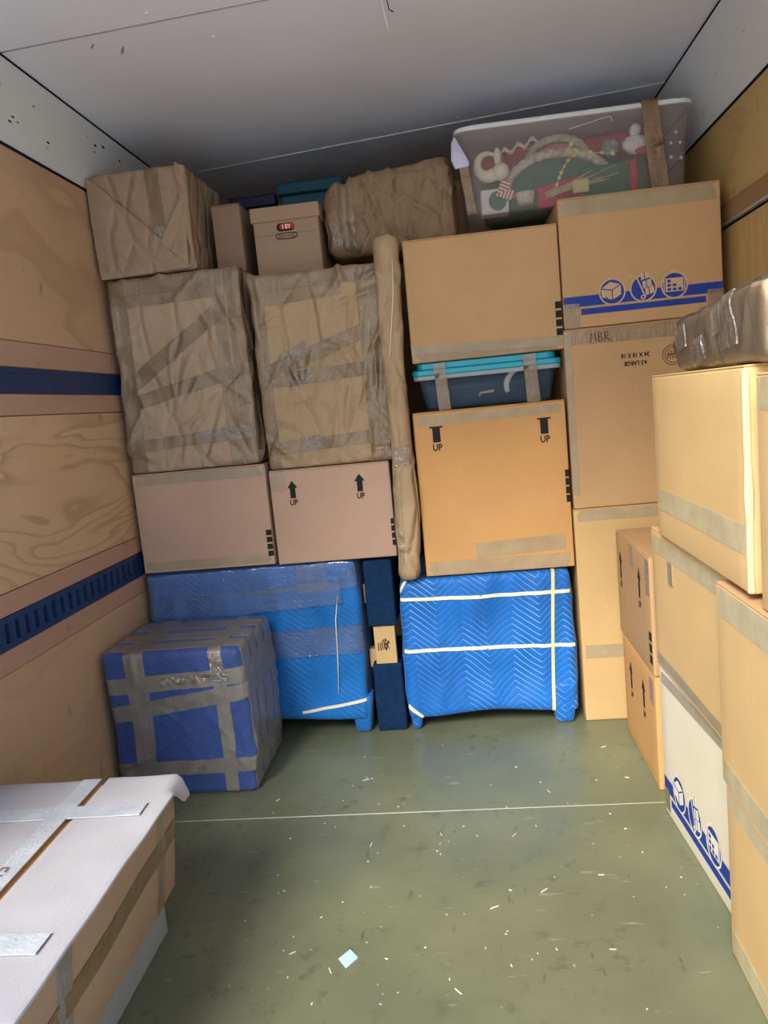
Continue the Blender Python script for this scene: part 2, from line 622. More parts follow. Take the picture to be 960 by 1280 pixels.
mat_film('film_sheet', (0.95, 0.92, 0.87), (0.5, 0.40, 0.29), (0.08, 0.02),
         lambda t: t.math('ADD', t.noise(t.mp(), 12, 5, 0.6, 1.5), t.math('MULTIPLY', t.noise(t.mp(), 40, 3), 0.4)), 0.08, 0.8)

# moving blanket with zigzag stitching
def mat_blanket(name, c, cl, stitch=1.0):
    t = NT(name)
    sp = t.n('ShaderNodeSeparateXYZ')
    t.l(t.co, sp.inputs[0])
    x = t.math('ADD', sp.outputs['X'], t.math('MULTIPLY', sp.outputs['Y'], 0.9))
    fr = t.math('FRACT', t.math('ADD', t.math('DIVIDE', x, 0.19), 20.0))
    tri = t.math('MULTIPLY', t.math('ABSOLUTE', t.math('SUBTRACT', fr, 0.5)), 2.0)
    wob = t.math('MULTIPLY', t.math('SUBTRACT', t.noise(t.mp(), 5, 2), 0.5), 0.03)
    z = t.math('ADD', t.math('ADD', sp.outputs['Z'], t.math('MULTIPLY', tri, 0.08)), wob)
    ph = t.math('FRACT', t.math('ADD', t.math('DIVIDE', z, 0.025), 20.0))
    ln = t.math('LESS_THAN', ph, 0.11)
    fade = t.ramp(t.noise(t.mp(), 3.0, 2), [(0.35, (0.12,)*3), (0.65, (1, 1, 1))])
    slope = t.math('ADD', t.math('MULTIPLY', t.math('GREATER_THAN', fr, 0.5), 0.65), 0.35)
    msk = t.math('MULTIPLY', t.math('MULTIPLY', ln, fade), t.math('MULTIPLY', slope, stitch))
    base = t.ramp(t.noise(t.mp((1.5, 1.5, 0.8)), 4, 4), [(0.3, dk(c, 0.82)), (0.7, dk(c, 1.15))])
    t.col(t.mix(msk, base, cl))
    t.set(Roughness=0.55)
    t.b.inputs['Specular IOR Level'].default_value = 0.3
    t.b.inputs['Sheen Weight'].default_value = 0.15
    hump = t.math('POWER', t.math('ABSOLUTE', t.math('SINE', t.math('MULTIPLY', ph, math.pi))), 0.5)
    t.bump(t.math('ADD', hump, t.noise(t.mp((1, 1, 0.5)), 22, 3)), 0.18, 0.005)
mat_blanket('blanket', (0.003, 0.13, 0.50), (0.35, 0.62, 0.95))
mat_blanket('blanket_film', (0.003, 0.14, 0.48), (0.15, 0.42, 0.75), 0.6)
mat_blanket('blanket_violet', (0.035, 0.075, 0.25), (0.07, 0.12, 0.32), 0.3)

mat_plain('carpet_navy', (0.008, 0.030, 0.085), 0.95, 0.1, var=0.25, vs=30, bump=0.8, bs=220)
mat_plain('webbing', (0.80, 0.76, 0.55), 0.6, 0.3)
mat_plain('webbing_yellow', (0.74, 0.64, 0.30), 0.6, 0.3)
mat_plain('ink_black', (0.018, 0.016, 0.015), 0.7, 0.2)
mat_plain('ink_brown', (0.10, 0.05, 0.025), 0.7, 0.2)
mat_plain('ink_blue', (0.012, 0.045, 0.30), 0.6, 0.3)
mat_plain('ink_card', (0.56, 0.40, 0.23), 0.75, 0.2)
mat_plain('ink_white', (0.78, 0.75, 0.62), 0.75, 0.2)
mat_plain('ink_red', (0.45, 0.03, 0.03), 0.7, 0.2)
mat_plain('ink_grey', (0.07, 0.065, 0.055), 0.7, 0.2)
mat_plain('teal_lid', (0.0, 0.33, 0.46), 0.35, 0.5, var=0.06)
mat_plain('teal_dark', (0.0, 0.075, 0.12), 0.5, 0.4)  # teal lowered to put the dimness at the back into the colour
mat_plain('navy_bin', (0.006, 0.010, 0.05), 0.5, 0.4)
mat_plain('tote_rim', (0.72, 0.75, 0.78), 0.35, 0.5, var=0.05)
mat_plain('latch', (0.55, 0.55, 0.75), 0.4, 0.5)
mat_plain('red_cloth', (0.50, 0.015, 0.065), 0.9, 0.1, bump=0.4)
mat_plain('pink_cloth', (0.62, 0.22, 0.27), 0.9, 0.1, bump=0.4)
mat_plain('green_cloth', (0.006, 0.12, 0.08), 0.9, 0.1, bump=0.4)
mat_plain('lace', (0.62, 0.56, 0.46), 0.9, 0.1, var=0.3, vs=60, bump=0.5, bs=200)
mat_plain('cream', (0.78, 0.70, 0.56), 0.4, 0.5)
mat_plain('plush', (0.80, 0.75, 0.74), 0.95, 0.1, bump=0.6, bs=120)
mat_plain('gold', (0.80, 0.68, 0.25), 0.35, 0.5)
mat_plain('straw', (0.68, 0.55, 0.27), 0.7, 0.3)
mat_plain('grey_tinsel', (0.30, 0.32, 0.31), 0.5, 0.4, var=0.5, vs=60)
mat_plain('dark_stuff', (0.010, 0.022, 0.045), 0.8, 0.2, var=0.5, vs=8)
mat_plain('white_plastic', (0.80, 0.80, 0.78), 0.35, 0.5)
mat_plain('wire_black', (0.01, 0.01, 0.01), 0.5, 0.4)
mat_plain('wire_white', (0.75, 0.75, 0.75), 0.5, 0.4)
mat_plain('alu', (0.55, 0.56, 0.58), 0.4, 0.5, metal=0.6)
mat_plain('scrap_blue', (0.42, 0.62, 0.78), 0.6, 0.3)
mat_plain('chips', (0.62, 0.62, 0.52), 0.8, 0.2)
mat_plain('rubber', (0.015, 0.015, 0.016), 0.7, 0.3)
mat_plain('ground', (0.70, 0.735, 0.80), 0.9, 0.2, var=0.2, vs=2)
mat_plain('track_navy', (0.008, 0.035, 0.115), 0.45, 0.5, var=0.3, vs=30)
mat_plain('track_dark', (0.004, 0.010, 0.028), 0.8, 0.2)

# candy stripes of the heart ornament
t = NT('candy')
sp = t.n('ShaderNodeSeparateXYZ'); t.l(t.co, sp.inputs[0])
q = t.math('ADD', t.math('ABSOLUTE', sp.outputs['X']), t.math('MULTIPLY', sp.outputs['Z'], 1.0))
st = t.math('GREATER_THAN', t.math('FRACT', t.math('ADD', t.math('DIVIDE', q, 0.017), 20)), 0.5)
t.col(t.mix(st, (0.75, 0.70, 0.66), (0.50, 0.02, 0.03)))
t.set(Roughness=0.6)

# clear polypropylene
def mat_clear(name, c, alpha, rough):
    t = NT(name)
    t.col(c)
    t.set(Roughness=rough, Alpha=alpha)
    t.b.inputs['Specular IOR Level'].default_value = 0.5
    t.bump(t.noise(t.mp(), 9, 3), 0.06, 0.01)
mat_clear('clear_tote', (0.50, 0.48, 0.46), 0.16, 0.22)
mat_clear('clear_blue', (0.10, 0.17, 0.26), 0.20, 0.12)
mat_clear('clear_rim', (0.50, 0.60, 0.66), 0.55, 0.2)

# plywood, the grain runs along y on the side walls
def mat_ply(name, c, cd, rings=7.0, stretch=(1, 1.1, 4.6), amt=0.8, loc=(0, 0, 0), knots=True):
    t = NT(name)
    v = t.mp(stretch, loc=loc)
    n = t.noise(v, 1.15, 2.5, 0.5, 0.5)
    rg = t.math('FRACT', t.math('MULTIPLY', n, rings))
    band = t.ramp(rg, [(0.0, (0, 0, 0)), (0.55, (0.15,)*3), (0.85, (1, 1, 1)), (0.93, (0.9,)*3), (1.0, (0, 0, 0))])
    fib = t.noise(t.mp((1, 3, 160)), 2.2, 3)
    big = t.noise(t.mp((1, 1, 1)), 1.3, 2)
    base = t.mix(t.math('MULTIPLY', band, amt), c, cd)
    base = t.mix(t.math('MULTIPLY', fib, 0.35), base, dk(cd, 0.9))
    base = t.mix(t.ramp(big, [(0.4, (0, 0, 0)), (0.75, (0.4,)*3)]), base, dk(c, 0.72))
    blot = t.noise(t.mp((1, 1, 0.8)), 14, 2)
    base = t.mix(t.ramp(blot, [(0.68, (0, 0, 0)), (0.76, (0.5,)*3)]), base, dk(cd, 0.55))
    t.col(base)
    t.set(Roughness=0.7)
    t.b.inputs['Specular IOR Level'].default_value = 0.25
    t.bump(t.math('ADD', fib, t.math('MULTIPLY', band, 0.5)), 0.12, 0.004)
mat_ply('ply_left', (0.68, 0.47, 0.28), (0.38, 0.235, 0.13), 13.0, stretch=(1, 0.95, 3.6), amt=0.6)
mat_ply('ply_upper', (0.62, 0.41, 0.25), (0.42, 0.255, 0.15), 4.0, stretch=(1, 1.4, 2.6), amt=0.5, loc=(0, 3, 1))
mat_ply('ply_low', (0.58, 0.40, 0.25), (0.45, 0.29, 0.17), 4.0, amt=0.4, loc=(0, 1.5, 4))
mat_ply('rail_board', (0.50, 0.31, 0.22), (0.43, 0.26, 0.18), 2.0, stretch=(1, 0.5, 9), amt=0.3)
mat_ply('ply_right', (0.60, 0.42, 0.17), (0.42, 0.26, 0.095), 4.0, stretch=(1, 0.9, 3.0), amt=0.45)
mat_ply('ply_right_low', (0.62, 0.43, 0.17), (0.45, 0.29, 0.10), 5.0, stretch=(1, 9.0, 0.7), amt=0.5)
mat_ply('rail_right', (0.36, 0.22, 0.10), (0.30, 0.17, 0.075), 2.0, stretch=(1, 0.5, 9), amt=0.3)
mat_ply('pine', (0.62, 0.43, 0.21), (0.47, 0.29, 0.12), 5.0, stretch=(7, 1, 0.8), amt=0.5)

# painted ceiling panels
def mat_panel(name, c):
    t = NT(name)
    a = t.noise(t.mp(), 1.5, 3)
    s1 = t.noise(t.mp((5, 1.5, 5), rot=(0, 0, 0.5)), 5, 3, 0.6)
    base = t.ramp(a, [(0.3, dk(c, 0.94)), (0.7, dk(c, 1.05))])
    base = t.mix(t.ramp(s1, [(0.70, (0, 0, 0)), (0.76, (0.35,)*3)]), base, dk(c, 0.62))
    t.col(base)
    t.set(Roughness=0.45)
    t.b.inputs['Specular IOR Level'].default_value = 0.4
    t.bump(a, 0.1, 0.02)
mat_panel('ceiling_paint', (0.84, 0.865, 0.92))
mat_panel('cove_paint', (0.72, 0.75, 0.74))

# painted floor with scuffs
t = NT('floor_paint')
c = (0.135, 0.150, 0.085)
a = t.noise(t.mp(), 2.2, 4)
base = t.ramp(a, [(0.3, (0.112, 0.128, 0.080)), (0.7, (0.170, 0.184, 0.104))])
d1 = t.noise(t.mp((1, 1, 1)), 17, 4, 0.65)
d2 = t.noise(t.mp((9, 2.2, 1), rot=(0, 0, 0.5)), 4, 3, 0.6)
d3 = t.noise(t.mp((2.2, 10, 1), rot=(0, 0, -0.3)), 4, 3, 0.6)
zone = t.ramp(t.noise(t.mp(), 1.7, 2), [(0.40, (0.15,)*3), (0.62, (1, 1, 1))])
sc = t.math('MULTIPLY', zone, t.ramp(d1, [(0.57, (0, 0, 0)), (0.70, (0.75,)*3)]))
base = t.mix(sc, base, (0.05, 0.052, 0.035))
base = t.mix(t.ramp(d2, [(0.655, (0, 0, 0)), (0.72, (0.5,)*3)]), base, (0.045, 0.046, 0.034))
base = t.mix(t.ramp(d3, [(0.66, (0, 0, 0)), (0.72, (0.4,)*3)]), base, (0.36, 0.37, 0.27))
sm = t.noise(t.mp((1, 1, 1)), 55, 2)
base = t.mix(t.ramp(sm, [(0.74, (0, 0, 0)), (0.77, (0.6,)*3)]), base, (0.50, 0.51, 0.42))
t.col(base)
t.l(t.ramp(a, [(0.3, (0.26,)*3), (0.7, (0.42,)*3)]), t.b.inputs['Roughness'])
t.b.inputs['Specular IOR Level'].default_value = 0.55
t.bump(t.math('ADD', t.noise(t.mp(), 6, 3), t.math('MULTIPLY', d1, 0.25)), 0.12, 0.012)

# ------------------------------------------------------------------ the setting
def struct(name, vf, mat, parent=None, label=None):
    o = put(name, vf, mat, parent, False)
    if parent is None:
        o['kind'] = 'structure'
        if label:
            o['label'] = label
    return o

struct('ground', box(-30, 30, -30, 30, -1.0, -0.9), 'ground', label='pale paved ground outside the open truck')
SEAM = 2.222
fl = struct('floor', box(XL-0.03, XR+0.03, REAR, YB, -0.06, -0.006), 'track_dark', label='worn olive green painted truck floor')
for y0, y1 in ((REAR, SEAM-0.0018), (SEAM+0.0018, YB)):
    bevel(put('floor_panel', box(XL, XR, y0, y1, -0.006, 0.0), 'floor_paint', fl, False), 0.0012, 1)
put('seam_filler', box(XL, XR, SEAM-0.0018, SEAM+0.0018, -0.006, -0.0012), 'chips', fl, False)

wl = struct('wall_left', box(XL-0.06, XL-0.013, REAR, YB, 0, 2.40), 'track_dark', label='plywood lined left wall with two navy cargo tracks')
def wpart(name, y0, y1, z0, z1, mat, t=0.013, side=-1, b=0.002):
    x0, x1 = (XL-0.013, XL-0.013+t) if side < 0 else (XR+0.013-t, XR+0.013)
    return bevel(put(name, box(x0, x1, y0+0.001, y1-0.001, z0+0.001, z1-0.001), mat, wl if side < 0 else wr, False), b, 1)
wpart('plywood_panel', REAR, YB, 1.545, 2.13, 'ply_upper')
wpart('plywood_panel', REAR, 1.50, 0.838, 1.325, 'ply_left')
wpart('plywood_panel', 1.50, YB, 0.838, 1.325, 'ply_left')
wpart('plywood_panel', REAR, 2.015, 0.0, 0.622, 'ply_low')
wpart('plywood_panel', 2.015, YB, 0.0, 0.622, 'ply_low')
for z0, z1 in ((1.466, 1.545), (1.325, 1.390), (0.776, 0.838), (0.622, 0.686)):
    wpart('rail_board', REAR, YB, z0, z1, 'rail_board', 0.016)

def cargo_track(z0, z1, slots):
    h = z1-z0
    put('track_back', box(XL-0.013, XL-0.008, REAR, YB, z0, z1), 'track_dark', wl, False)
    ms = [box(XL-0.008, XL+0.005, REAR, YB, z0, z0+h*0.2), box(XL-0.008, XL+0.005, REAR, YB, z1-h*0.2, z1)]
    if slots:
        y = REAR
        while y < YB-0.05:
            ms.append(box(XL-0.008, XL+0.0045, y, y+0.030, z0+h*0.2, z1-h*0.2))
            y += 0.050
    else:
        ms.append(box(XL-0.008, XL+0.003, REAR, YB, z0+h*0.2, z1-h*0.2))
    put('cargo_track', join(*ms), 'track_navy', wl, False)
cargo_track(1.390, 1.466, False)
cargo_track(0.686, 0.776, True)

wr = struct('wall_right', box(XR+0.013, XR+0.06, REAR, YB, 0, 2.40), 'track_dark', label='yellow plywood lined right wall with a brown rail')
wpart('plywood_panel', REAR, YB, 1.835, 2.13, 'ply_right', side=1)
wpart('plywood_panel', REAR, YB, 0.0, 1.755, 'ply_right_low', side=1)
wpart('rail_board', REAR, YB, 1.770, 1.835, 'rail_right', 0.022, 1)
put('metal_edge', box(XR-0.012, XR+0.005, REAR, YB, 1.762, 1.770), 'alu', wr, False)

struct('wall_back', box(XL-0.06, XR+0.06, YB, YB+0.05, -0.06, 2.42), 'ply_low', label='plywood front wall of the truck body hidden behind the load')

ce = struct('ceiling', box(XL-0.06, XR+0.06, REAR, YB, ZC+0.012, ZC+0.06), 'ceiling_paint', label='grey white painted metal ceiling with riveted seams')
def ceil_panel(ys, name='ceiling_panel'):
    (a0, a1), (b0, b1) = ys
    x0, x1 = -1.232, 0.890
    V = [(x0, a0, ZC), (x1, a1, ZC), (x1, b1, ZC), (x0, b0, ZC)]
    V += [(v[0], v[1], ZC+0.012) for v in V]
    F = [(0, 3, 2, 1)[::-1], (4, 5, 6, 7), (0, 1, 5, 4), (1, 2, 6, 5), (2, 3, 7, 6), (3, 0, 4, 7)]
    bevel(put(name, (V, F), 'ceiling_paint', ce, False), 0.002, 1)
ceil_panel(((REAR, REAR), (2.285, 2.12)))
ceil_panel(((2.292, 2.127), (3.57, 3.22)))
ceil_panel(((3.577, 3.227), (YB, YB)))
put('seam_bead', tube([(-1.232, 3.5735, ZC-0.001), (0.89, 3.2235, ZC-0.001)], 0.0035, 6), 'wire_white', ce)
put('seam_bead', tube([(-1.232, 2.2885, ZC+0.001), (0.89, 2.1235, ZC+0.001)], 0.0035, 6), 'alu', ce)
# slanted cove strips between wall and ceiling
for nm, xw, xc in (('trim_1', XL, -1.232), ('trim_2', XR, 0.890)):
    s = 1 if xc > xw else -1
    V = [(xw, REAR, 2.13), (xc, REAR, ZC-0.004), (xc, REAR, ZC+0.02), (xw-s*0.05, REAR, 2.13)]
    V += [(v[0], YB, v[2]) for v in V]
    F = [(0, 1, 5, 4), (1, 2, 6, 5), (2, 3, 7, 6), (3, 0, 4, 7), (0, 3, 2, 1), (4, 5, 6, 7)]
    tr = struct(nm, (V, F), 'cove_paint', label='slanted off white cove panel along the %s wall' % ('left' if s > 0 else 'right'))
    put('seam_bead', tube([(xc-s*0.002, REAR, ZC-0.003), (xc-s*0.002, YB, ZC-0.003)], 0.0045, 6), 'track_dark', tr)
    put('seam_bead', tube([(xw+s*0.001, REAR, 2.132), (xw+s*0.001, YB, 2.132)], 0.005, 6), 'track_dark', tr)
    rg = random.Random(5 if s > 0 else 6)
    for k in range(7):
        y = 1.75+k*0.27
        f = rg.uniform(0.25, 0.8)
        x, z = xw+(xc-xw)*f, 2.13+(ZC-2.13)*f
        dark = rg.random() < 0.4
        put('screw_hole' if dark else 'rivet', ball((x, y, z), 0.006, 8, 5, (0.5, 1, 1)), 'wire_black' if dark else 'alu', tr)
for (x, y) in ((-0.05, 1.96), (0.12, 1.83), (-0.02, 2.30), (0.33, 2.42), (0.55, 2.05), (-0.62, 2.38), (-0.75, 2.20), (-0.42, 2.15),
               (0.05, 2.22), (-0.2, 3.36), (-0.5, 3.42), (0.1, 3.30)):
    put('rivet', ball((x, y, ZC-0.001), 0.006, 8, 5, (1, 1, 0.5)), 'wire_white', ce)

def at_x(px, py, X):
    c = np.array([(px-480)/FPX, (640-py)/FPX, 1.0])
    d = c[0]*_r2 + c[1]*_u2 + c[2]*_fwd
    k = X/d[0]
    return k*d[1], CAM_H + k*d[2]
cove_l = bpy.data.objects['trim_1']
for px, py, L in ((12, 151, 0.012), (22, 153, 0.008), (16, 146, 0.010), (42, 133, 0.007), (119, 182, 0.012), (129, 184, 0.013), (118, 190, 0.008), (60, 178, 0.012), (6, 174, 0.010)):
    y, z = at_x(px, py, -1.262)
    f = (z-2.13)/(ZC-2.13)
    y, z = at_x(px, py, XL+(-1.232-XL)*f)
    put('scuff', ball((XL+(-1.232-XL)*f, y, z), L, 8, 5, (0.12, 1.0, 0.35)), 'track_dark', cove_l)
for x, y, L, a in ((-0.97, 2.33, 0.020, 0.6), (-0.90, 2.38, 0.028, 0.5)):
    o = put('scuff', ball((0, 0, 0), L, 10, 5, (0.16, 1.0, 0.03)), 'alu', ce)
    o.location = (x, y, ZC-0.0005); o.rotation_euler = (0, 0, a)

wire = thing('loose_wire', 'short black and white wire ends dangling from a ceiling hole', 'wire', (-0.115, 2.21, ZC))
put('grommet', ball((0, 0, -0.001), 0.011, 10, 6, (1, 1, 0.3)), 'wire_black', wire)
put('black_wire', tube([(0, 0, 0), (0.008, 0.02, -0.012), (0.017, 0.04, -0.035), (0.020, 0.05, -0.055), (0.031, 0.055, -0.060)], 0.0017, 6), 'wire_black', wire)
put('white_wire', tube([(0, 0, 0), (0.003, 0.03, -0.04), (0.010, 0.06, -0.085), (0.014, 0.075, -0.100)], 0.0013, 6), 'wire_white', wire)

# ------------------------------------------------------------------ cartons
def carton(label, x0, x1, y0, d, z0, z1, mat, seed, rot=0.0, name='cardboard_box', side=False, group=None, amp=0.003,
           flap_mat=None, gap=0.004, edge=None):
    """x0..x1 across, front at y0, depth d.  side=True: the front looks towards -x (stack along the right wall):
    then x0..x1 runs along y (x0 the far end), y0 is the x of the face."""
    w, h = abs(x1-x0), z1-z0
    if side:
        loc, rz = (y0, (x0+x1)/2, z0), -math.pi/2+rot
    else:
        loc, rz = ((x0+x1)/2, y0, z0), rot
    t = thing(name, label, 'box', loc, rz, group)
    s = Soft(w, d, h-0.004, 0.005, 0.05, disp_carton(seed, amp))
    put('body', s.mesh(), mat, t)
    fm = flap_mat or mat
    for a, b in ((0.001, d/2-gap/2), (d/2+gap/2, d-0.001)):
        bevel(put('flap', box(-w/2+0.001, w/2-0.001, a, b, h-0.004, h), fm, t, False), 0.0012, 1)
    return t, s


def bars(t, s, x1, z1, n=4, w=0.022, bh=0.021, pitch=0.027):
    for i in range(n):
        ink('printed_bar', s, rect2(x1-w, x1, z1-i*pitch-bh, z1-i*pitch, 1), 'ink_black', t)

def up_arrow(t, s, x, z, full=True, k=1.0, sx=1.0):
    """arrow with its foot at z, the word UP below"""
    a = 0.020*k*sx
    if full:
        pts = [(x-a*0.62, z), (x+a*0.62, z), (x+a*0.62, z+0.046*k), (x+a*1.15, z+0.046*k), (x, z+0.078*k), (x-a*1.15, z+0.046*k), (x-a*0.62, z+0.046*k)]
        vf = join2(poly2([pts[0], pts[1], pts[2], pts[6]]), poly2([pts[5], pts[3], pts[4]]))
    else:
        vf = join2(rect2(x-a*0.7, x+a*0.7, z, z+0.052*k, 1), rect2(x-a*1.2, x+a*1.2, z+0.052*k, z+0.058*k, 1))
    a_ = ink('up_arrow', s, vf, 'ink_black', t)
    ink('lettering', s, text2('UP', 0.034*k, x, z-0.020*k, 0, 0.85*sx, 0.0009), 'ink_black', a_)

def strip(t, s, pts, w, mat='tape_tan', name='tape', off=None, **k):
    off = off or (0.0009 if s.res > 0.03 else 0.0022)
    return put(name, s.strip(pts, w, off, **k), mat, t)

Y0 = 2.829
# --- left column
t, s = carton('plain mauve cardboard box under the leftmost wrapped slab, four black bars at its edge', -1.256, -0.735, Y0, 0.60, 0.694, 1.080, 'card_mauve', 1)
w, h = s.w/2, s.h
strip(t, s, [(-w, 0, h-0.021), (w, 0, h-0.021)], 0.038, 'tape_sage')
strip(t, s, [(-w*0.2, 0, h-0.022), (w, 0, h-0.022)], 0.036, 'tape_clear', off=0.0026)
strip(t, s, [(-w, 0, 0.022), (w, 0, 0.022)], 0.042, 'tape_sage')
bars(t, s, w-0.001, 0.135)
t, s = carton('mauve cardboard box with two black UP arrows, between wrapped slab and blue pad', -0.722, -0.266, Y0, 0.60, 0.690, 1.050, 'card_mauve', 2)
w, h = s.w/2, s.h
up_arrow(t, s, -w+0.085, h-0.105, True, 0.85)
up_arrow(t, s, w-0.115, h-0.100, True, 0.85)
strip(t, s, [(-w+0.03, 0, h-0.001), (-w+0.03, 0, h-0.075)], 0.055, 'tape_clear')
bars(t, s, w-0.001, 0.145, 4, 0.012)

# --- wrapped slabs
def wrapped(name, label, cat, x0, x1, y0, d, z0, z1, mat, seed, r=0.016, res=0.009, rot=0.0, deform=None, **k):
    t = thing(name, label, cat, ((x0+x1)/2, y0, z0), rot)
    s = Soft(x1-x0, d, z1-z0, r, res, disp_wrap(seed, **k), deform)
    put('paper_wrap', s.mesh(), mat, t)
    return t, s

t, s = wrapped('wrapped_slab', 'leftmost tall slab wrapped in brown paper and packing tape', 'package', -1.254, -0.752, Y0+0.002, 0.62, 1.083, 1.806, 'kraft_grey', 3,
               amp=0.010, ncrease=60, clen=0.34)
w, h = s.w/2, s.h
for pts, wd in (([(-w+0.035, 0, 0.0), (-w+0.035, 0, h)], 0.066), ([(w-0.082, 0, 0.0), (w-0.082, 0, h)], 0.046), ([(w-0.028, 0, 0), (w-0.028, 0, h)], 0.046),
                ([(-w, 0, h-0.035), (w, 0, h-0.035)], 0.06), ([(-w, 0, h-0.085), (w-0.06, 0, h-0.078)], 0.045),
                ([(-w, 0, 0.30), (w*0.62, 0, h-0.155)], 0.058), ([(-w, 0, 0.255), (w, 0, 0.36)], 0.052),
                ([(-w, 0, 0.10), (w, 0, 0.125)], 0.046), ([(w, 0.03, 0.05), (w, 0.03, h)], 0.05), ([(w, 0.0, 0.40), (w, 0.3, 0.42)], 0.05)):
    strip(t, s, pts, wd, jag=0.08)
strip(t, s, [(0.02, 0, 0.115), (w, 0, 0.125)], 0.05, 'film_glint', 'tape_glint', 0.004)

t, s = wrapped('wrapped_slab', 'tall slab wrapped in brown paper and tape above the box with UP arrows', 'package', -0.717, -0.234, Y0+0.002, 0.90, 1.053, 1.762, 'kraft', 4,
               amp=0.010, ncrease=70, clen=0.34)
w, h = s.w/2, s.h
for pts, wd in (([(-w+0.025, 0, 0.0), (-w+0.025, 0, h)], 0.048), ([(w-0.07, 0, 0.0), (w-0.07, 0, h)], 0.042), ([(w-0.022, 0, 0), (w-0.022, 0, h)], 0.046),
                ([(-w, 0, h-0.03), (w, 0, h-0.028)], 0.06), ([(-w, 0, h-0.088), (w*0.4, 0, h-0.074)], 0.048),
                ([(-w, 0, 0.345), (w, 0, 0.50)], 0.056), ([(-w, 0, 0.325), (w, 0, 0.345)], 0.050),
                ([(-w, 0, 0.075), (w, 0, 0.098)], 0.048), ([(w, 0.03, 0.02), (w, 0.03, h)], 0.05)):
    strip(t, s, pts, wd, jag=0.08)
strip(t, s, [(-w*0.55, 0, 0.325), (-w*0.15, 0, 0.335)], 0.05, 'film_glint', 'tape_glint', 0.004)
strip(t, s, [(-w*0.6, 0, 0.39), (-w*0.2, 0, 0.44)], 0.05, 'film_glint', 'tape_glint', 0.004)
strip(t, s, [(-w*0.45, 0, 0.088), (-w*0.1, 0, 0.092)], 0.05, 'film_glint', 'tape_glint', 0.004)

# --- box wrapped like a parcel, top left
t, s = wrapped('wrapped_parcel', 'paper wrapped parcel box touching the ceiling at the far left', 'package', -1.262, -0.900, Y0, 0.42, 1.812, 2.180, 'kraft_parcel', 5,
               r=0.014, amp=0.004, ncrease=18, clen=0.2)
w, h = s.w/2, s.h
strip(t, s, [(0.055, 0.12, h), (0.055, 0, h), (0.065, 0, 0.0)], 0.05, 'tape_brown')
strip(t, s, [(0.065, 0, 0.16), (0.065, 0, 0.0)], 0.045, 'film_glint', 'tape_glint', 0.004)
# the folded paper ends of the parcel: a raised triangular flap with its crease
def fold(t, s, tri, mat, off):
    n = 10
    V2, F = [], []
    A, B, C = [np.array(p) for p in tri]
    idx = {}
    for i in range(n+1):
        for j in range(n+1-i):
            idx[i, j] = len(V2)
            V2.append(tuple(A + (B-A)*i/n + (C-A)*j/n))
    for i in range(n):
        for j in range(n-i):
            F.append((idx[i, j], idx[i+1, j], idx[i, j+1]))
            if j < n-i-1:
                F.append((idx[i+1, j], idx[i+1, j+1], idx[i, j+1]))
    o = ink('folded_flap', s, (V2, F), mat, t, off)
    m = o.modifiers.new('thick', 'SOLIDIFY'); m.thickness = 0.004; m.offset = -1
    return o
fold(t, s, [(-w+0.005, h-0.012), (-w+0.008, 0.004), (w-0.01, 0.010)], 'kraft_parcel', 0.020)
fold(t, s, [(w-0.03, h-0.006), (w-0.004, h-0.015), (w-0.008, 0.02)], 'kraft_parcel', 0.022)
fold(t, s, [(w-0.115, 0.10), (w-0.004, h-0.10), (w-0.02, 0.012)], 'kraft_parcel', 0.026)

# --- small carton and the records box behind
t, s = carton('narrow cardboard box with shade in its colour squeezed between paper parcel and records box', -0.858, -0.748, 2.955, 0.40, 1.808, 2.056, 'card_dark', 6)
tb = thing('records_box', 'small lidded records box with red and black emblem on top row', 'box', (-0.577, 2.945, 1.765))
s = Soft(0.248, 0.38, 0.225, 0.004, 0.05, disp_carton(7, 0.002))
put('body', s.mesh(), 'card_brown', tb)  # darker card chosen to put the top row's shade into the colour
lid = put('lid', box(-0.131, 0.131, -0.007, 0.387, 0.205, 0.258), 'card_brown', tb, False)
bevel(lid, 0.003)
ink('fold_line', s, rect2(-0.124, 0.124, 0.1555, 0.158), 'card_dark', tb)
# red emblem with letters over a dark lozenge
def rrect(cx, cz, a, b, n=8):
    p = []
    for q, (sx, sz) in enumerate(((1, 1), (-1, 1), (-1, -1), (1, -1))):
        for i in range(n+1):
            an = (q + i/n)*math.pi/2
            p.append((cx+sx*(a-b)+b*math.cos(an), cz+b*math.sin(an)))
    return p
ink('emblem_ground', s, poly2(rrect(-0.002, 0.181, 0.034, 0.0145)), 'ink_black', tb, 0.0012)
ink('emblem', s, poly2(rrect(0.004, 0.183, 0.028, 0.010)), 'ink_red', tb, 0.0018)
ink('lettering', s, text2('I EY', 0.020, 0.002, 0.182, 0, 1.0, 0.0008), 'ink_white', tb, 0.0024)
ink('lozenge', s, poly2([(-0.042, 0.144), (-0.034, 0.138), (0, 0.136), (0.034, 0.138), (0.042, 0.144), (0.042, 0.155), (0.034, 0.160), (0, 0.162), (-0.034, 0.160), (-0.042, 0.155)]), 'ink_grey', tb, 0.0018)
ink('lozenge_panel', s, poly2([(-0.037, 0.145), (0, 0.140), (0.037, 0.145), (0.037, 0.153), (0, 0.158), (-0.037, 0.153)]), 'card_brown', tb, 0.0024)
ink('lozenge_writing', s, join2(*[rect2(-0.030+i*0.0068, -0.0262+i*0.0068, 0.1455, 0.1525, 1) for i in range(9)]), 'ink_grey', tb, 0.0030)

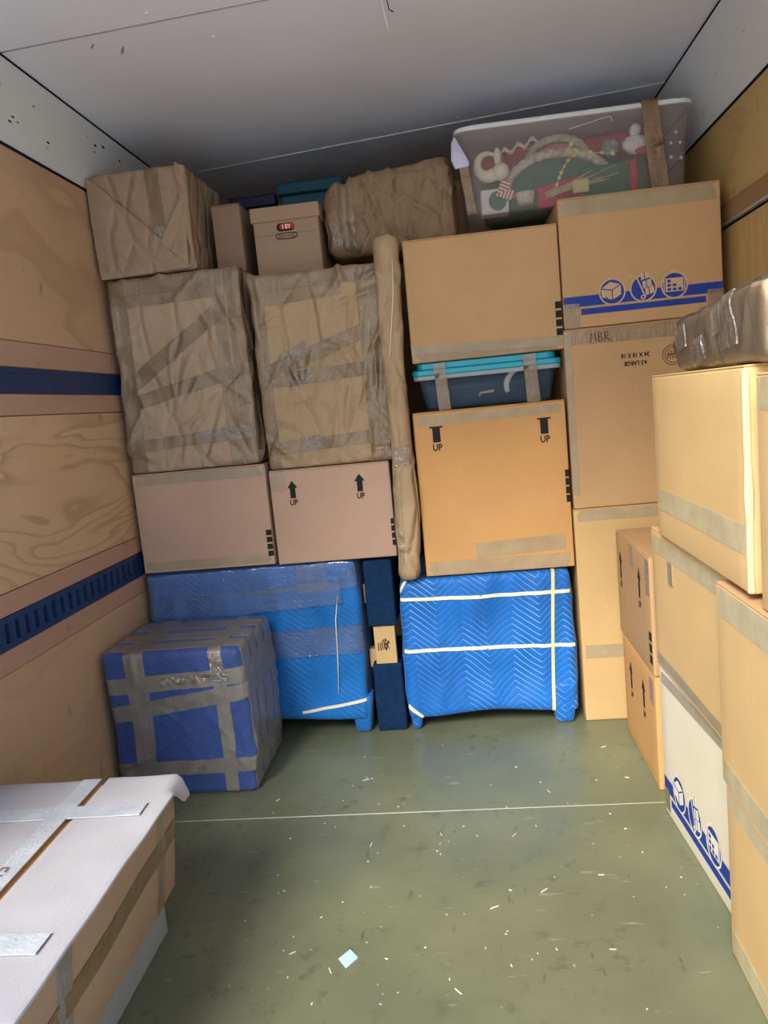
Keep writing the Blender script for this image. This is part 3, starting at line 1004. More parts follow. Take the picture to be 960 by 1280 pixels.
# dark bins at the very back
def bin_(label, x0, x1, y0, d, z0, z1, mat):
    t = thing('storage_bin', label, 'bin', ((x0+x1)/2, y0, z0))
    w, h = x1-x0, z1-z0
    bevel(put('body', box(-w/2+0.012, w/2-0.012, 0.012, d-0.012, 0, h-0.05), mat, t, False), 0.01, 3)
    bevel(put('lid', box(-w/2, w/2, 0, d, h-0.05, h), mat, t, False), 0.01, 3)
    return t
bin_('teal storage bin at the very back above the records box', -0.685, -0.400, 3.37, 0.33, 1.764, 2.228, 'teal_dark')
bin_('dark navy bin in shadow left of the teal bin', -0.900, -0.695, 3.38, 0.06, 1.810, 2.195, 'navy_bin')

# --- brown paper bundle on the top row
def bundle_deform(Q, s):
    Q = Q.copy()
    k = (Q[:, 0]+s.w/2)/s.w
    Q[:, 2] = Q[:, 2]*(0.92+0.16*k) - 0.02*smooth(0.12, 0.0, k)*(Q[:, 2]/s.h)
    pin = np.exp(-((k-0.16)/0.035)**2)
    Q[:, 2] = Q[:, 2] - 0.022*pin*(Q[:, 2]/s.h-0.2)
    Q[:, 1] = Q[:, 1] + 0.02*pin*np.clip(1-Q[:, 1]/0.1, 0, 1)
    return Q
t, s = wrapped('paper_bundle', 'long bundle wrapped in brown paper with shade in its colour lying left of the clear tote', 'package', -0.433, 0.050, 2.985, 0.34, 1.824, 2.125, 'kraft_shaded', 8,
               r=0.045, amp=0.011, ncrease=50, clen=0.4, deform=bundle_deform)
w, h = s.w/2, s.h
strip(t, s, [(-w+0.085, 0.30, h), (-w+0.085, 0, h), (-w+0.085, 0, 0.0)], 0.052, 'tape_clear', lift=0.003)
strip(t, s, [(-w+0.01, 0, 0.10), (-w+0.10, 0, 0.02)], 0.045, 'film_glint', 'tape_glint', 0.004)
strip(t, s, [(-w+0.02, 0, h-0.04), (-w+0.03, 0, 0.05)], 0.05, 'tape_brown', lift=0.003)

# --- paper wrapped roll standing between the columns
def roll_deform(Q, s):
    Q = Q.copy()
    k = Q[:, 2]/s.h
    Q[:, 0] = Q[:, 0]*(1.0+0.10*np.sin(k*9)) + 0.030*(k-0.5) + 0.006*np.sin(k*6)
    return Q
t, s = wrapped('paper_roll', 'tall thin roll wrapped in brown paper standing on the strapped blue pad', 'package', -0.250, -0.172, 2.772, 0.075, 0.600, 1.842, 'kraft', 9,
               r=0.030, res=0.012, amp=0.006, ncrease=60, clen=0.14, deform=roll_deform, cw=0.008)
w, h = s.w/2, s.h
strip(t, s, [(-w, 0, 0.46), (w, 0, 0.47)], 0.07, 'film_glint', 'tape_glint', 0.003)
strip(t, s, [(-w+0.012, 0, 0.02), (-w+0.012, 0, 0.42)], 0.03, 'tape_clear')
pts = [(0.030, -0.012, h-0.09), (0.024, -0.012, h-0.20), (0.006, -0.012, h-0.32), (-0.010, -0.012, h-0.42)]
put('string', tube(pts, 0.0018, 6), 'webbing', t)

# --- centre column
t, s = carton('large orange cardboard box with two UP marks under the teal lidded tote', -0.163, 0.386, Y0, 0.50, 0.602, 1.214, 'card_orange', 10)
w, h = s.w/2, s.h
strip(t, s, [(-w, 0, h-0.024), (w, 0, h-0.018)], 0.045, 'tape_sage')
up_arrow(t, s, -w+0.082, h-0.108, False, 1.0)
up_arrow(t, s, w-0.078, h-0.112, False, 1.0)
strip(t, s, [(-w, 0, 0.028), (w, 0, 0.028)], 0.052, 'tape_sage')
strip(t, s, [(-w*0.3, 0, 0.085), (w*0.9, 0, 0.098)], 0.055, 'tape_sage', off=0.002)
bars(t, s, w-0.001, 0.36, 4, 0.014, 0.026, 0.031)
t, s = carton('plain tan cardboard box on top of the teal lidded tote', -0.146, 0.396, Y0, 0.50, 1.392, 1.822, 'card_tan', 11)
w, h = s.w/2, s.h
strip(t, s, [(-w, 0, 0.024), (w, 0, 0.024)], 0.045, 'tape_tan')
strip(t, s, [(-w, 0, 0.048), (w, 0, 0.026)], 0.03, 'tape_sage', off=0.0024)
bars(t, s, w-0.001, 0.165, 4, 0.022, 0.024, 0.031)

# --- hollow totes
def tote_shell(wt, wb, dt, db, h, th=0.004, r=0.03, n=5):
    """tapered open bin, outer and inner skin"""
    def ring(w, d, z, y_c, rr):
        p = []
        for q, (sx, sy) in enumerate(((1, 1), (-1, 1), (-1, -1), (1, -1))):
            for i in range(n+1):
                a = (q+i/n)*math.pi/2
                p.append((sx*(w/2-rr)+rr*math.cos(a), y_c+sy*(d/2-rr)+rr*math.sin(a), z))
        return p
    yc = dt/2
    rings = [ring(wb-0.02, db-0.02, 0, yc, r*0.8), ring(wb, db, 0.012, yc, r), ring(wb+(wt-wb)*0.5, db+(dt-db)*0.5, h*0.5, yc, r), ring(wt, dt, h, yc, r),
             ring(wt-2*th, dt-2*th, h, yc, r-th), ring(wb-2*th, db-2*th, 0.014, yc, r-th), ring(wb-0.03, db-0.03, th, yc, r*0.7)]
    m = len(rings[0])
    V = [p for q in rings for p in q]
    F = []
    for a in range(len(rings)-1):
        for i in range(m):
            j = (i+1) % m
            F.append((a*m+i, a*m+j, (a+1)*m+j, (a+1)*m+i))
    F.append(tuple(range(m))[::-1])
    F.append(tuple((len(rings)-1)*m+i for i in range(m)))
    return V, F
def plate(w, d, z0, z1, yc, r=0.03, n=5):
    p = []
    for q, (sx, sy) in enumerate(((1, 1), (-1, 1), (-1, -1), (1, -1))):
        for i in range(n+1):
            a = (q+i/n)*math.pi/2
            p.append((sx*(w/2-r)+r*math.cos(a), yc+sy*(d/2-r)+r*math.sin(a)))
    m = len(p)
    V = [(a, b, z0) for a, b in p]+[(a, b, z1) for a, b in p]
    F = [tuple(range(m))[::-1], tuple(range(m, 2*m))]+[(i, (i+1) % m, m+(i+1) % m, m+i) for i in range(m)]
    return V, F

tt = thing('storage_tote', 'clear blue storage tote with teal lid between two tan boxes', 'tote', (0.117, Y0+0.012, 1.2165))
put('bin_body', tote_shell(0.500, 0.455, 0.36, 0.33, 0.122), 'clear_blue', tt)
bevel(put('rim', plate(0.532, 0.372, 0.112, 0.128, 0.18), 'clear_rim', tt, False), 0.003)
bevel(put('lid', join(plate(0.536, 0.376, 0.128, 0.148, 0.18), plate(0.500, 0.350, 0.148, 0.173, 0.18)), 'teal_lid', tt, False), 0.004)
st = Soft(0.536, 0.376, 0.172, 0.006, 0.02, lambda P, s: 0.002*perlin(P*45, 3))
for x, wd in ((-0.165, 0.042), (0.155, 0.048)):
    put('tape', st.strip([(x-0.004, 0, 0.168), (x, 0, 0.125), (x+0.006, 0.0, 0.0)], wd, 0.003, jag=0.1, lift=0.004), 'tape_tan', tt).location = (0, -0.012, 0)
# what shows inside the teal lidded tote
o = put('dark_cloth', Soft(0.40, 0.24, 0.085, 0.03, 0.03, disp_wrap(31, 0.01, 6)).mesh(), 'dark_stuff', None)
o.location = (0.09, Y0+0.085, 1.2225)
tag(o, 'dark folded cloth inside the teal lidded tote', 'cloth')
arc = [(0.075*math.cos(a), 0.0, 0.045+0.062*math.sin(a)) for a in np.linspace(R(200), R(60), 14)]
V, F = [], []
for k, p in enumerate(arc):
    q = np.array(p); n = np.array([p[0]/0.075, 0, (p[2]-0.045)/0.062])
    wd = 0.010*(0.5+0.5*math.sin(math.pi*min(1, k/9+0.15)))
    for a, b in ((-1, -1), (1, -1), (1, 1), (-1, 1)):
        V.append(tuple(q+n*wd*a+np.array([0, 0.006*b, 0])))
for k in range(len(arc)-1):
    for j in range(4):
        F.append((4*k+j, 4*k+(j+1) % 4, 4*k+4+(j+1) % 4, 4*k+4+j))
F += [(3, 2, 1, 0), tuple(4*(len(arc)-1)+j for j in range(4))]
o = put('white_strap', (V, F), 'white_plastic', None)
o.location = (0.262, Y0+0.05, 1.2360)
tag(o, 'curved white plastic band inside the teal lidded tote', 'band')
o = put('wooden_peg', join(tube([(-0.026, 0, 0), (0.026, 0.0, 0.004)], [0.004, 0.0065], 8), tube([(-0.026, 0, 0.001), (-0.026, 0.004, -0.012)], 0.0025, 6)), 'straw', None)
o.location = (0.115, Y0+0.058, 1.2655)
tag(o, 'small yellow wooden peg inside the teal lidded tote', 'peg')

# --- right column of the end stack
t, s = carton('tall plain cardboard box on the floor under the box marked MBR', 0.392, 0.905, Y0, 0.50, 0.0, 0.812, 'card_yellow', 12)
w, h = s.w/2, s.h
strip(t, s, [(-w, 0, h-0.022), (w, 0, h-0.022)], 0.04, 'tape_sage')
strip(t, s, [(-w, 0, 0.27), (w, 0, 0.27)], 0.05, 'tape_sage')
t, s = carton('cardboard box with handwritten MBR and upside down size print', 0.396, 0.905, Y0, 0.50, 0.814, 1.455, 'card_tan', 13)
w, h = s.w/2, s.h
strip(t, s, [(-w, 0, h-0.028), (w, 0, h-0.028)], 0.05, 'tape_tan')
strip(t, s, [(-w+0.012, 0, 0.05), (-w+0.012, 0, h)], 0.024, 'tape_sage', off=0.0022)
cx, cz = at(738, 428, Y0); cx -= (0.396+0.905)/2; cz -= 0.814
k = 0.032
def hw(strokes, x, z, k, wd=0.0032, rot=0.0):
    ca, sa = math.cos(rot), math.sin(rot)
    return join2(*[line2([(x+k*(a*ca-b*sa), z+k*(a*sa+b*ca)) for a, b in st_], wd) for st_ in strokes])
mbr = [[(0, 0), (0.12, 1), (0.30, 0.35), (0.52, 1.0), (0.62, 0.1)],
       [(0.88, 0.0), (0.88, 1.0), (1.18, 0.95), (1.22, 0.7), (0.92, 0.52), (1.28, 0.42), (1.26, 0.12), (0.88, 0.02)],
       [(1.58, 0.0), (1.56, 1.0), (1.90, 0.95), (1.92, 0.62), (1.60, 0.48), (1.85, 0.25), (2.15, 0.0)]]
ink('handwriting', s, hw(mbr, cx, cz, k), 'ink_brown', t, 0.004)
a0 = (0.396+0.905)/2
for txt, px, py, sz in (('24 X 18 X 18', 794, 443.5, 0.0205), ('4.5 LARGE', 794.5, 453.5, 0.0205)):
    x, z = at(px, py, Y0)
    ink('lettering', s, text2(txt, sz, x-a0, z-0.814, math.pi, 0.86, 0.0007), 'ink_black', t)
x, z = at(841, 443, Y0); x -= a0; z -= 0.814
ink('round_stamp', s, join2(disc2(x, z, 0.036, 30, 0.0335), disc2(x, z, 0.028, 30, 0.0255), *[line2([(x-0.019+i*0.009, z-0.014), (x-0.012+i*0.009, z+0.016)], 0.003) for i in range(4)],
                            line2([(x-0.02, z), (x+0.02, z+0.003)], 0.004)), 'ink_brown', t)

def moving_print(t, s, zc, k, mats, xs, wband, zoff=0.0, x0=None, flip=1):
    """blue double band with three round pictograms: a box, a hand truck with boxes, a storehouse"""
    blue, pale = mats
    w = s.w/2
    ink('printed_band', s, rect2(-w+0.002, w-0.002, zc, zc+0.036*k), blue, t, 0.0012)
    ink('printed_band', s, rect2(-w+0.06, w-0.06, zc-0.029*k, zc-0.008*k), blue, t, 0.0012)
    rr = 0.040*k
    z0 = zc+0.040*k
    for i, x in enumerate(xs):
        ink('pictogram_ring', s, disc2(x, z0, rr+0.006*k, 30, rr+0.001*k), pale, t, 0.0020)
        dd = ink('pictogram_disc', s, disc2(x, z0, rr, 30), blue, t, 0.0019)
        u = rr/0.04
        q = lambda a, b: (x+a*u, z0+b*u)
        if i == 0:
            ink('pictogram', s, poly2([q(-0.038, 0.012), q(-0.006, 0.033), q(0.030, 0.022), q(0.030, -0.012), q(0.0, -0.028), q(-0.036, -0.016)]), pale, dd, 0.0026)
            ink('pictogram_lines', s, join2(line2([q(-0.038, 0.012), q(0.0, 0.005), q(0.030, 0.022)], 0.0035*u), line2([q(0.0, 0.005), q(0.0, -0.028)], 0.0035*u),
                                            line2([q(-0.022, -0.016), q(-0.012, -0.036), q(0.016, -0.036), q(0.034, -0.020)], 0.0045*u)), blue, dd, 0.0033)
        elif i == 1:
            bx = []
            for a, b in ((0.010, 0.040), (0.016, 0.012), (0.024, -0.012)):
                bx.append(poly2([q(a-0.016, b-0.013), q(a+0.014, b-0.005), q(a+0.010, b+0.018), q(a-0.019, b+0.011)]))
            ink('pictogram', s, join2(*bx, line2([q(-0.048, 0.040), q(-0.034, 0.046), q(-0.020, 0.036), q(0.006, -0.030)], 0.005*u), disc2(*q(-0.002, -0.030), 0.0085*u, 12)), pale, dd, 0.0026)
            ink('pictogram_lines', s, join2(*[line2([q(a-0.004, b-0.010), q(a-0.006, b+0.014)], 0.003*u) for a, b in ((0.010, 0.040), (0.016, 0.012), (0.024, -0.012))],
                                            disc2(*q(-0.002, -0.030), 0.004*u, 10)), blue, dd, 0.0033)
        else:
            ink('pictogram', s, join2(line2([q(-0.036, 0.030), q(0, 0.052), q(0.036, 0.030)], 0.005*u), rect2(x-0.030*u, x+0.030*u, z0-0.022*u, z0+0.024*u, 2),
                                      line2([q(-0.035, 0.030), q(-0.035, -0.022)], 0.004*u), line2([q(0.035, 0.030), q(0.035, -0.022)], 0.004*u)), pale, dd, 0.0026)
            sq = []
            for a, b in ((-0.018, -0.014), (0.0, -0.014), (0.018, -0.014), (-0.018, 0.0), (0.0, 0.0), (-0.018, 0.014)):
                sq.append(rect2(x+(a-0.006)*u, x+(a+0.006)*u, z0+(b-0.0045)*u, z0+(b+0.0045)*u, 1))
            ink('pictogram_lines', s, join2(*sq), blue, dd, 0.0033)

t, s = carton('top cardboard box with blue band and three round moving pictograms', 0.402, 0.946, Y0, 0.52, 1.458, 1.900, 'card_tan', 14)
w, h = s.w/2, s.h
a0 = (0.402+0.946)/2
xs = [at(px, 363, Y0)[0]-a0 for px in (765, 804, 843)]
moving_print(t, s, 0.072, 1.0, ('ink_blue', 'ink_card'), xs, 0)
strip(t, s, [(-w, 0, h-0.03), (w, 0, h-0.03)], 0.055, 'tape_sage')
strip(t, s, [(-w, 0, 0.042), (-w+0.055, 0, 0.042)], 0.085, 'tape_tan', off=0.0034)
strip(t, s, [(w-0.055, 0, 0.055), (w, 0, 0.055)], 0.06, 'tape_tan', off=0.0034)

# --- big clear tote with holiday things
TX, TY, TZ = 0.487, 2.935, 1.9035
tt = thing('storage_tote', 'big clear storage tote of holiday decorations under the ceiling', 'tote', (TX, TY, TZ))
put('bin_body', tote_shell(0.815, 0.775, 0.42, 0.39, 0.292, 0.004, 0.04), 'clear_tote', tt)
bevel(put('lid', join(plate(0.838, 0.44, 0.290, 0.305, 0.21, 0.05), plate(0.79, 0.40, 0.305, 0.314, 0.21, 0.05)), 'tote_rim', tt, False), 0.004)
la = put('latch', slab2d([(-0.035, 0.05), (-0.022, 0.07), (0.004, 0.02), (0.024, -0.022), (0.022, -0.038), (-0.028, -0.042), (-0.040, -0.01)], -0.012, 0.0), 'latch', tt)
la.location = (-0.395, -0.004, 0.205); bevel(la, 0.004)
st = Soft(0.835, 0.44, 0.312, 0.02, 0.02, lambda P, s: 0.003*perlin(P*45, 9))
V, F = st.strip([(0.262, 0.25, 0.312), (0.262, 0, 0.312), (0.275, 0, 0.16), (0.292, 0, 0.0)], 0.058, 0.004, jag=0.12, lift=0.006)
V = np.array(V); V[:, 1] += np.where(V[:, 2] < 0.29, (0.312-V[:, 2])*0.05, 0)
put('tape', (V, F), 'tape_brown', tt).location = (0, -0.014, 0)
V, F = st.strip([(-0.395, 0, 0.19), (-0.372, 0, 0.0)], 0.036, 0.002, jag=0.25, lift=0.006)
V = np.array(V); V[:, 1] += (0.312-V[:, 2])*0.04
put('tape', (V, F), 'tape_brown', tt).location = (0, -0.014, 0)

def inside(o, x, y, z, label, cat, group=None):
    o.location = (TX+x, TY+y, TZ+z)
    return tag(o, label, cat, group)
def tote_x(px, py, y):
    X, Z = at(px, py, TY+y)
    return X-TX, Z-TZ
# red cloths
o = put('red_cloth', Soft(0.60, 0.20, 0.080, 0.025, 0.02, disp_wrap(41, 0.009, 8)).mesh(), 'red_cloth', None)
inside(o, 0.070, 0.185, 0.198, 'dark red folded cloth at the top inside the clear tote', 'cloth')
o = put('green_cloth', Soft(0.62, 0.20, 0.178, 0.05, 0.025, disp_wrap(42, 0.010, 10)).mesh(), 'green_cloth', None)
inside(o, -0.005, 0.190, 0.008, 'dark green cloth filling the middle of the clear tote', 'cloth')
o = put('red_cloth', Soft(0.10, 0.10, 0.09, 0.03, 0.02, disp_wrap(43, 0.008, 4)).mesh(), 'red_cloth', None)
inside(o, -0.270, 0.125, 0.150, 'small dark red cloth above the cream shell inside the clear tote', 'cloth')
# lower red cloth sloping towards the right
def slope_d(Q, s):
    Q = Q.copy(); k = (Q[:, 0]/s.w+0.5)
    Q[:, 2] = Q[:, 2]*(0.62+0.55*k)
    return Q
o = put('red_cloth', Soft(0.36, 0.022, 0.118, 0.010, 0.02, disp_wrap(44, 0.004, 6), slope_d).mesh(), 'red_cloth', None)
inside(o, 0.050, 0.056, 0.008, 'dark red cloth under the green domed cloth inside the clear tote', 'cloth')
o = put('green_cloth', Soft(0.17, 0.016, 0.118, 0.007, 0.02, disp_wrap(45, 0.006, 4)).mesh(), 'green_cloth', None)
inside(o, 0.112, 0.033, 0.008, 'small dark green cloth low at the right inside the clear tote', 'cloth')

def dome(xc, zc, rx, rz, a0, a1, wd, mat_c, mat_l, label, y, body_rz, amp=0.008, waves=15):
    t = thing('lace_edged_cloth', label, 'cloth', (TX+xc, TY+y, TZ+zc))
    n = 40
    P = [(rx*0.94*math.cos(a), rz*0.94*math.sin(a)) for a in np.linspace(R(a0), R(a1), n)]
    put('cloth', slab2d(P+[(P[-1][0], -body_rz), (P[0][0], -body_rz)], 0.004, 0.045), mat_c, t, False)
    V, F = [], []
    for i, a in enumerate(np.linspace(R(a0), R(a1), 90)):
        f = math.sin(i/90*waves*2*math.pi)
        for r_, yy in ((-wd*0.55, 0.002), (-wd*0.1, -0.004+0.3*amp*f), (wd*0.5, -0.004+amp*f), (wd*0.5, -0.001+amp*f), (-wd*0.1, 0.0+0.3*amp*f)):
            V.append(((rx+r_+0.004*f*(r_ > 0))*math.cos(a), yy, (rz+r_+0.004*f*(r_ > 0))*math.sin(a)))
    for i in range(89):
        for j in range(5):
            F.append((5*i+j, 5*i+(j+1) % 5, 5*i+5+(j+1) % 5, 5*i+5+j))
    put('lace_ruffle', (V, F), mat_l, t)
    return t
dome(-0.050, 0.085, 0.188, 0.118, 172, 26, 0.034, 'green_cloth', 'lace', 'green domed cloth with pale ruffled lace edge inside the clear tote', 0.088, 0.070)
dome(-0.040, 0.192, 0.105, 0.076, 165, 12, 0.030, 'pink_cloth', 'lace', 'pink cloth with lace frill above the green dome inside the clear tote', 0.138, 0.004, 0.006, 9)
# wavy lace ribbon
pts = [(-0.06+0.012*i, 0.0, 0.012*math.sin(i*1.5)+0.006*i*0.5) for i in range(12)]
V, F = [], []
for p in pts:
    V += [(p[0], -0.003, p[2]-0.008), (p[0], -0.003, p[2]+0.008), (p[0], 0.001, p[2]+0.008), (p[0], 0.001, p[2]-0.008)]
for i in range(len(pts)-1):
    for j in range(4):
        F.append((4*i+j, 4*i+(j+1) % 4, 4*i+4+(j+1) % 4, 4*i+4+j))
o = put('lace_ribbon', (V, F), 'lace', None)
inside(o, -0.190, 0.075, 0.222, 'short wavy white lace ribbon inside the clear tote', 'ribbon')
# cream shell ornament: curled horn and a round knob
t = thing('shell_ornament', 'cream curled shell ornament with round knob inside the clear tote', 'ornament', (TX-0.295, TY+0.055, TZ+0.140))
arc = [(-0.005+0.040*math.cos(a), 0.004*math.sin(a*2), 0.042+0.040*math.sin(a)) for a in np.linspace(R(-60), R(-330), 18)]
put('curl', tube(arc, list(np.linspace(0.026, 0.004, 18)), 10), 'cream', t)
put('knob', ball((0.038, -0.006, 0.012), 0.032, 14, 9), 'cream', t)
put('petal', ball((0.030, 0.004, 0.066), 0.026, 12, 8, (0.55, 0.5, 1.35)), 'cream', t)
# striped heart
hp = []
for i in range(40):
    a = 2*math.pi*i/40
    hp.append((0.0023*16*math.sin(a)**3, 0.0023*(13*math.cos(a)-5*math.cos(2*a)-2*math.cos(3*a)-math.cos(4*a))))
o = put('heart_ornament', slab2d(hp[::-1], -0.008, 0.008), 'candy', None)
bevel(o, 0.004); o.rotation_euler = (0, R(70), 0)
inside(o, -0.248, 0.040, 0.080, 'red and white striped heart ornament inside the clear tote', 'ornament')
# white block with green disc behind the heart
t = thing('gift_box', 'small white box with a green round mark behind the striped heart', 'box', (TX-0.285, TY+0.060, TZ+0.010))
bevel(put('body', box(-0.05, 0.05, 0, 0.07, 0, 0.088), 'plush', t, False), 0.004)
put('green_mark', join(slab2d([(0.01+0.033*math.cos(a), 0.045+0.035*math.sin(a)) for a in np.linspace(0, 2*math.pi, 24, endpoint=False)], -0.002, 0.001)), 'green_cloth', t, False)
# cup
o = put('cup', tube([(0, 0, 0), (0, 0, 0.004), (0, 0, 0.035), (0, 0, 0.040), (0, 0, 0.039)], [0.024, 0.028, 0.036, 0.037, 0.030], 18), 'lace', None)
inside(o, -0.176, 0.060, 0.030, 'small whitish cup at the bottom of the clear tote', 'cup')
# star garland
t = thing('star_garland', 'thin garland of pale gold stars inside the clear tote', 'garland', (TX, TY+0.022, TZ))
gp = [(-0.078, 0.048), (-0.064, 0.075), (-0.054, 0.098), (-0.046, 0.115), (-0.034, 0.135), (-0.020, 0.153), (-0.010, 0.180), (-0.005, 0.207)]
gq = [(-0.020, 0.153), (0.016, 0.176), (0.059, 0.172), (0.100, 0.165), (0.137, 0.159)]
put('garland_wire', join(tube([(a, 0, b) for a, b in gp], 0.0014, 5), tube([(a, 0, b) for a, b in gq], 0.0014, 5)), 'gold', t)
rg = random.Random(3)
for a, b in gp[1:]+[(-0.016, 0.190), (0.008, 0.186), (0.002, 0.168)]+gq[1:]:
    r_ = rg.uniform(0.007, 0.012); ph = rg.uniform(0, 1)
    P = [(a+(r_ if i % 2 == 0 else r_*0.42)*math.cos(ph+i*math.pi/5), b+(r_ if i % 2 == 0 else r_*0.42)*math.sin(ph+i*math.pi/5)) for i in range(10)]
    put('star', slab2d(P, -0.004, -0.001), 'gold', t, False)
# straw bundle with paper tag
t = thing('straw_bundle', 'bundle of dry straw with a paper tag inside the clear tote', 'straw', (TX, TY+0.026, TZ+0.036))
for i in range(14):
    y = rg.uniform(-0.008, 0.008)
    x0 = rg.uniform(-0.115, -0.08); x1 = rg.uniform(0.06, 0.16); z1 = rg.uniform(0.03, 0.085)
    put('stalk', tube([(x0, y, rg.uniform(0.0, 0.02)), ((x0+x1)/2, y, z1*0.42+0.008), (x1, y, z1)], 0.0017, 5), 'straw', t)
bevel(put('paper_tag', box(-0.008, 0.048, -0.008, -0.005, 0.004, 0.046), 'straw', t, False), 0.001)
# plush snowman and tinsel ball
t = thing('plush_figure', 'small white plush figure beside the brown tape inside the clear tote', 'ornament', (TX+0.226, TY+0.052, TZ+0.155))
put('head', ball((0, 0, 0.082), 0.021, 14, 9, bump=0.15, seed=2), 'plush', t)
put('body', ball((0, 0.004, 0.034), 0.038, 16, 10, (1.25, 0.8, 0.85), 0.12, 3), 'plush', t)
put('scarf', ball((0.02, -0.016, 0.006), 0.022, 10, 7, (1.3, 0.6, 0.6)), 'red_cloth', t)
o = put('tinsel_ball', ball((0, 0, 0), 0.030, 16, 10, (1, 0.8, 1), 0.4, 5), 'grey_tinsel', None)
inside(o, 0.142, 0.075, 0.195, 'crumpled grey tinsel ball inside the clear tote', 'ornament')
# white hook
o = put('wire_hook', tube([(-0.13, 0, -0.012), (0.0, 0, 0.012), (0.012, 0, 0.014), (0.020, 0, 0.008), (0.021, 0, -0.006)], 0.0022, 6), 'white_plastic', None)
inside(o, 0.120, 0.024, 0.272, 'thin white hanger hook at the top inside the clear tote', 'hook')
# beads at the right end
for a, b, wh in ((0.361, 0.207, 'topmost white bead'), (0.343, 0.172, 'middle white bead nearer the tape'), (0.374, 0.170, 'middle white bead nearer the wall'), (0.341, 0.125, 'lowest white bead nearer the tape'), (0.376, 0.119, 'lowest white bead nearer the wall')):
    o = put('pearl_bead', ball((0, 0, 0), 0.006, 10, 7), 'white_plastic', None)
    inside(o, a, 0.034, b, wh + ' in the clear tote', 'bead', 'white beads in the clear tote')

# ------------------------------------------------------------------ blue padded furniture
def padded(label, x0, x1, y0, d, z0, z1, mat, seed, legs, name='blanket_wrapped_dresser'):
    t = thing(name, label, 'furniture', ((x0+x1)/2, y0, 0))
    w = x1-x0
    def dfm(Q, s):
        Q = Q.copy()
        lowk = smooth(0.16, 0.0, Q[:, 2])
        Q[:, 1] = Q[:, 1] - 0.012*lowk*np.clip(1-Q[:, 1]/0.2, 0, 1)
        u = Q[:, 0]/s.w*2
        Q[:, 2] = Q[:, 2] + lowk*(0.012*np.cos(u*2.2)-0.010*np.abs(u))
        Q[:, 2] = np.where(Q[:, 2] < 0, 0, Q[:, 2]) + z0
        return Q
    s = Soft(w, d, z1-z0, 0.022, 0.013, disp_pad(seed, 0.010), dfm)
    V, F = s.mesh()
    put('blanket', (V, F), mat, t)
    for (a, b, zt, y) in legs:
        a -= (x0+x1)/2; b -= (x0+x1)/2
        def ld(Q, s_, zt=zt):
            Q = Q.copy(); k = Q[:, 2]/s_.h
            Q[:, 0] *= (0.62+0.42*k)
            return Q
        sl = Soft(abs(b-a), 0.10, zt, 0.018, 0.02, disp_pad(seed+2, 0.003), ld)
        o = put('wrapped_leg', sl.mesh(), mat, t)
        o.location = ((a+b)/2, y, 0)
    return t, s

t, s = padded('blue quilted pad wrapped dresser banded with cream straps on the floor', -0.272, 0.366, Y0, 0.48, 0.052, 0.594, 'blanket', 21,
              [(-0.276, -0.222, 0.12, -0.004), (0.262, 0.368, 0.16, -0.010), (-0.27, -0.215, 0.12, 0.36), (0.30, 0.362, 0.12, 0.36)])
xm = (-0.272+0.366)/2
def pp(px, py):
    x, z = at(px, py, Y0)
    return (min(max(x-xm, -s.w/2), s.w/2), 0.0, min(max(z-0.052, 0.0), s.h))
w = s.w/2
for pts, wd, m in (([pp(497, 750), pp(600, 745), pp(713, 738)], 0.013, 'webbing'), ([pp(503, 814), pp(610, 809), pp(718, 805)], 0.013, 'webbing'),
                   ([(pp(691, 713)[0], 0.2, s.h), (pp(691, 713)[0], 0, s.h), pp(691, 800), pp(692, 884)], 0.012, 'webbing_yellow'),
                   ([pp(507, 724), pp(497, 741)], 0.010, 'webbing'), ([pp(509, 877), pp(529, 891)], 0.011, 'webbing')):
    strip(t, s, pts, wd, m, 'strap', off=0.0035)

t, s = padded('blue pad wrapped dresser under clear stretch film behind the taped cube', -1.254, -0.430, Y0, 0.48, 0.060, 0.682, 'blanket_film', 22,
              [(-0.505, -0.414, 0.15, -0.006), (-1.250, -1.17, 0.12, 0.0), (-1.25, -1.18, 0.12, 0.36), (-0.50, -0.43, 0.12, 0.36)])
w, h = s.w/2, s.h
xm = (-1.254-0.424)/2
strip(t, s, [(-w, 0, h-0.055), (w, 0, h-0.050)], 0.10, 'film', 'stretch_film', off=0.006)
strip(t, s, [(-w, 0, h-0.15), (w*0.85, 0, h-0.11)], 0.09, 'film', 'stretch_film', off=0.009)
strip(t, s, [(-w*0.1, 0, h-0.31), (w, 0, h-0.30)], 0.11, 'film', 'stretch_film', off=0.006)
strip(t, s, [(0.24, 0, h), (0.24, 0, h-0.11)], 0.12, 'film', 'stretch_film', off=0.011)
put('string', tube([(0.335, -0.012, 0.56), (0.318, -0.014, 0.46), (0.310, -0.014, 0.30), (0.300, -0.014, 0.17)], 0.0020, 6), 'webbing', t)
strip(t, s, [(0.15, 0, 0.035), (w*0.98, 0, 0.085)], 0.010, 'webbing', 'strap', off=0.004)

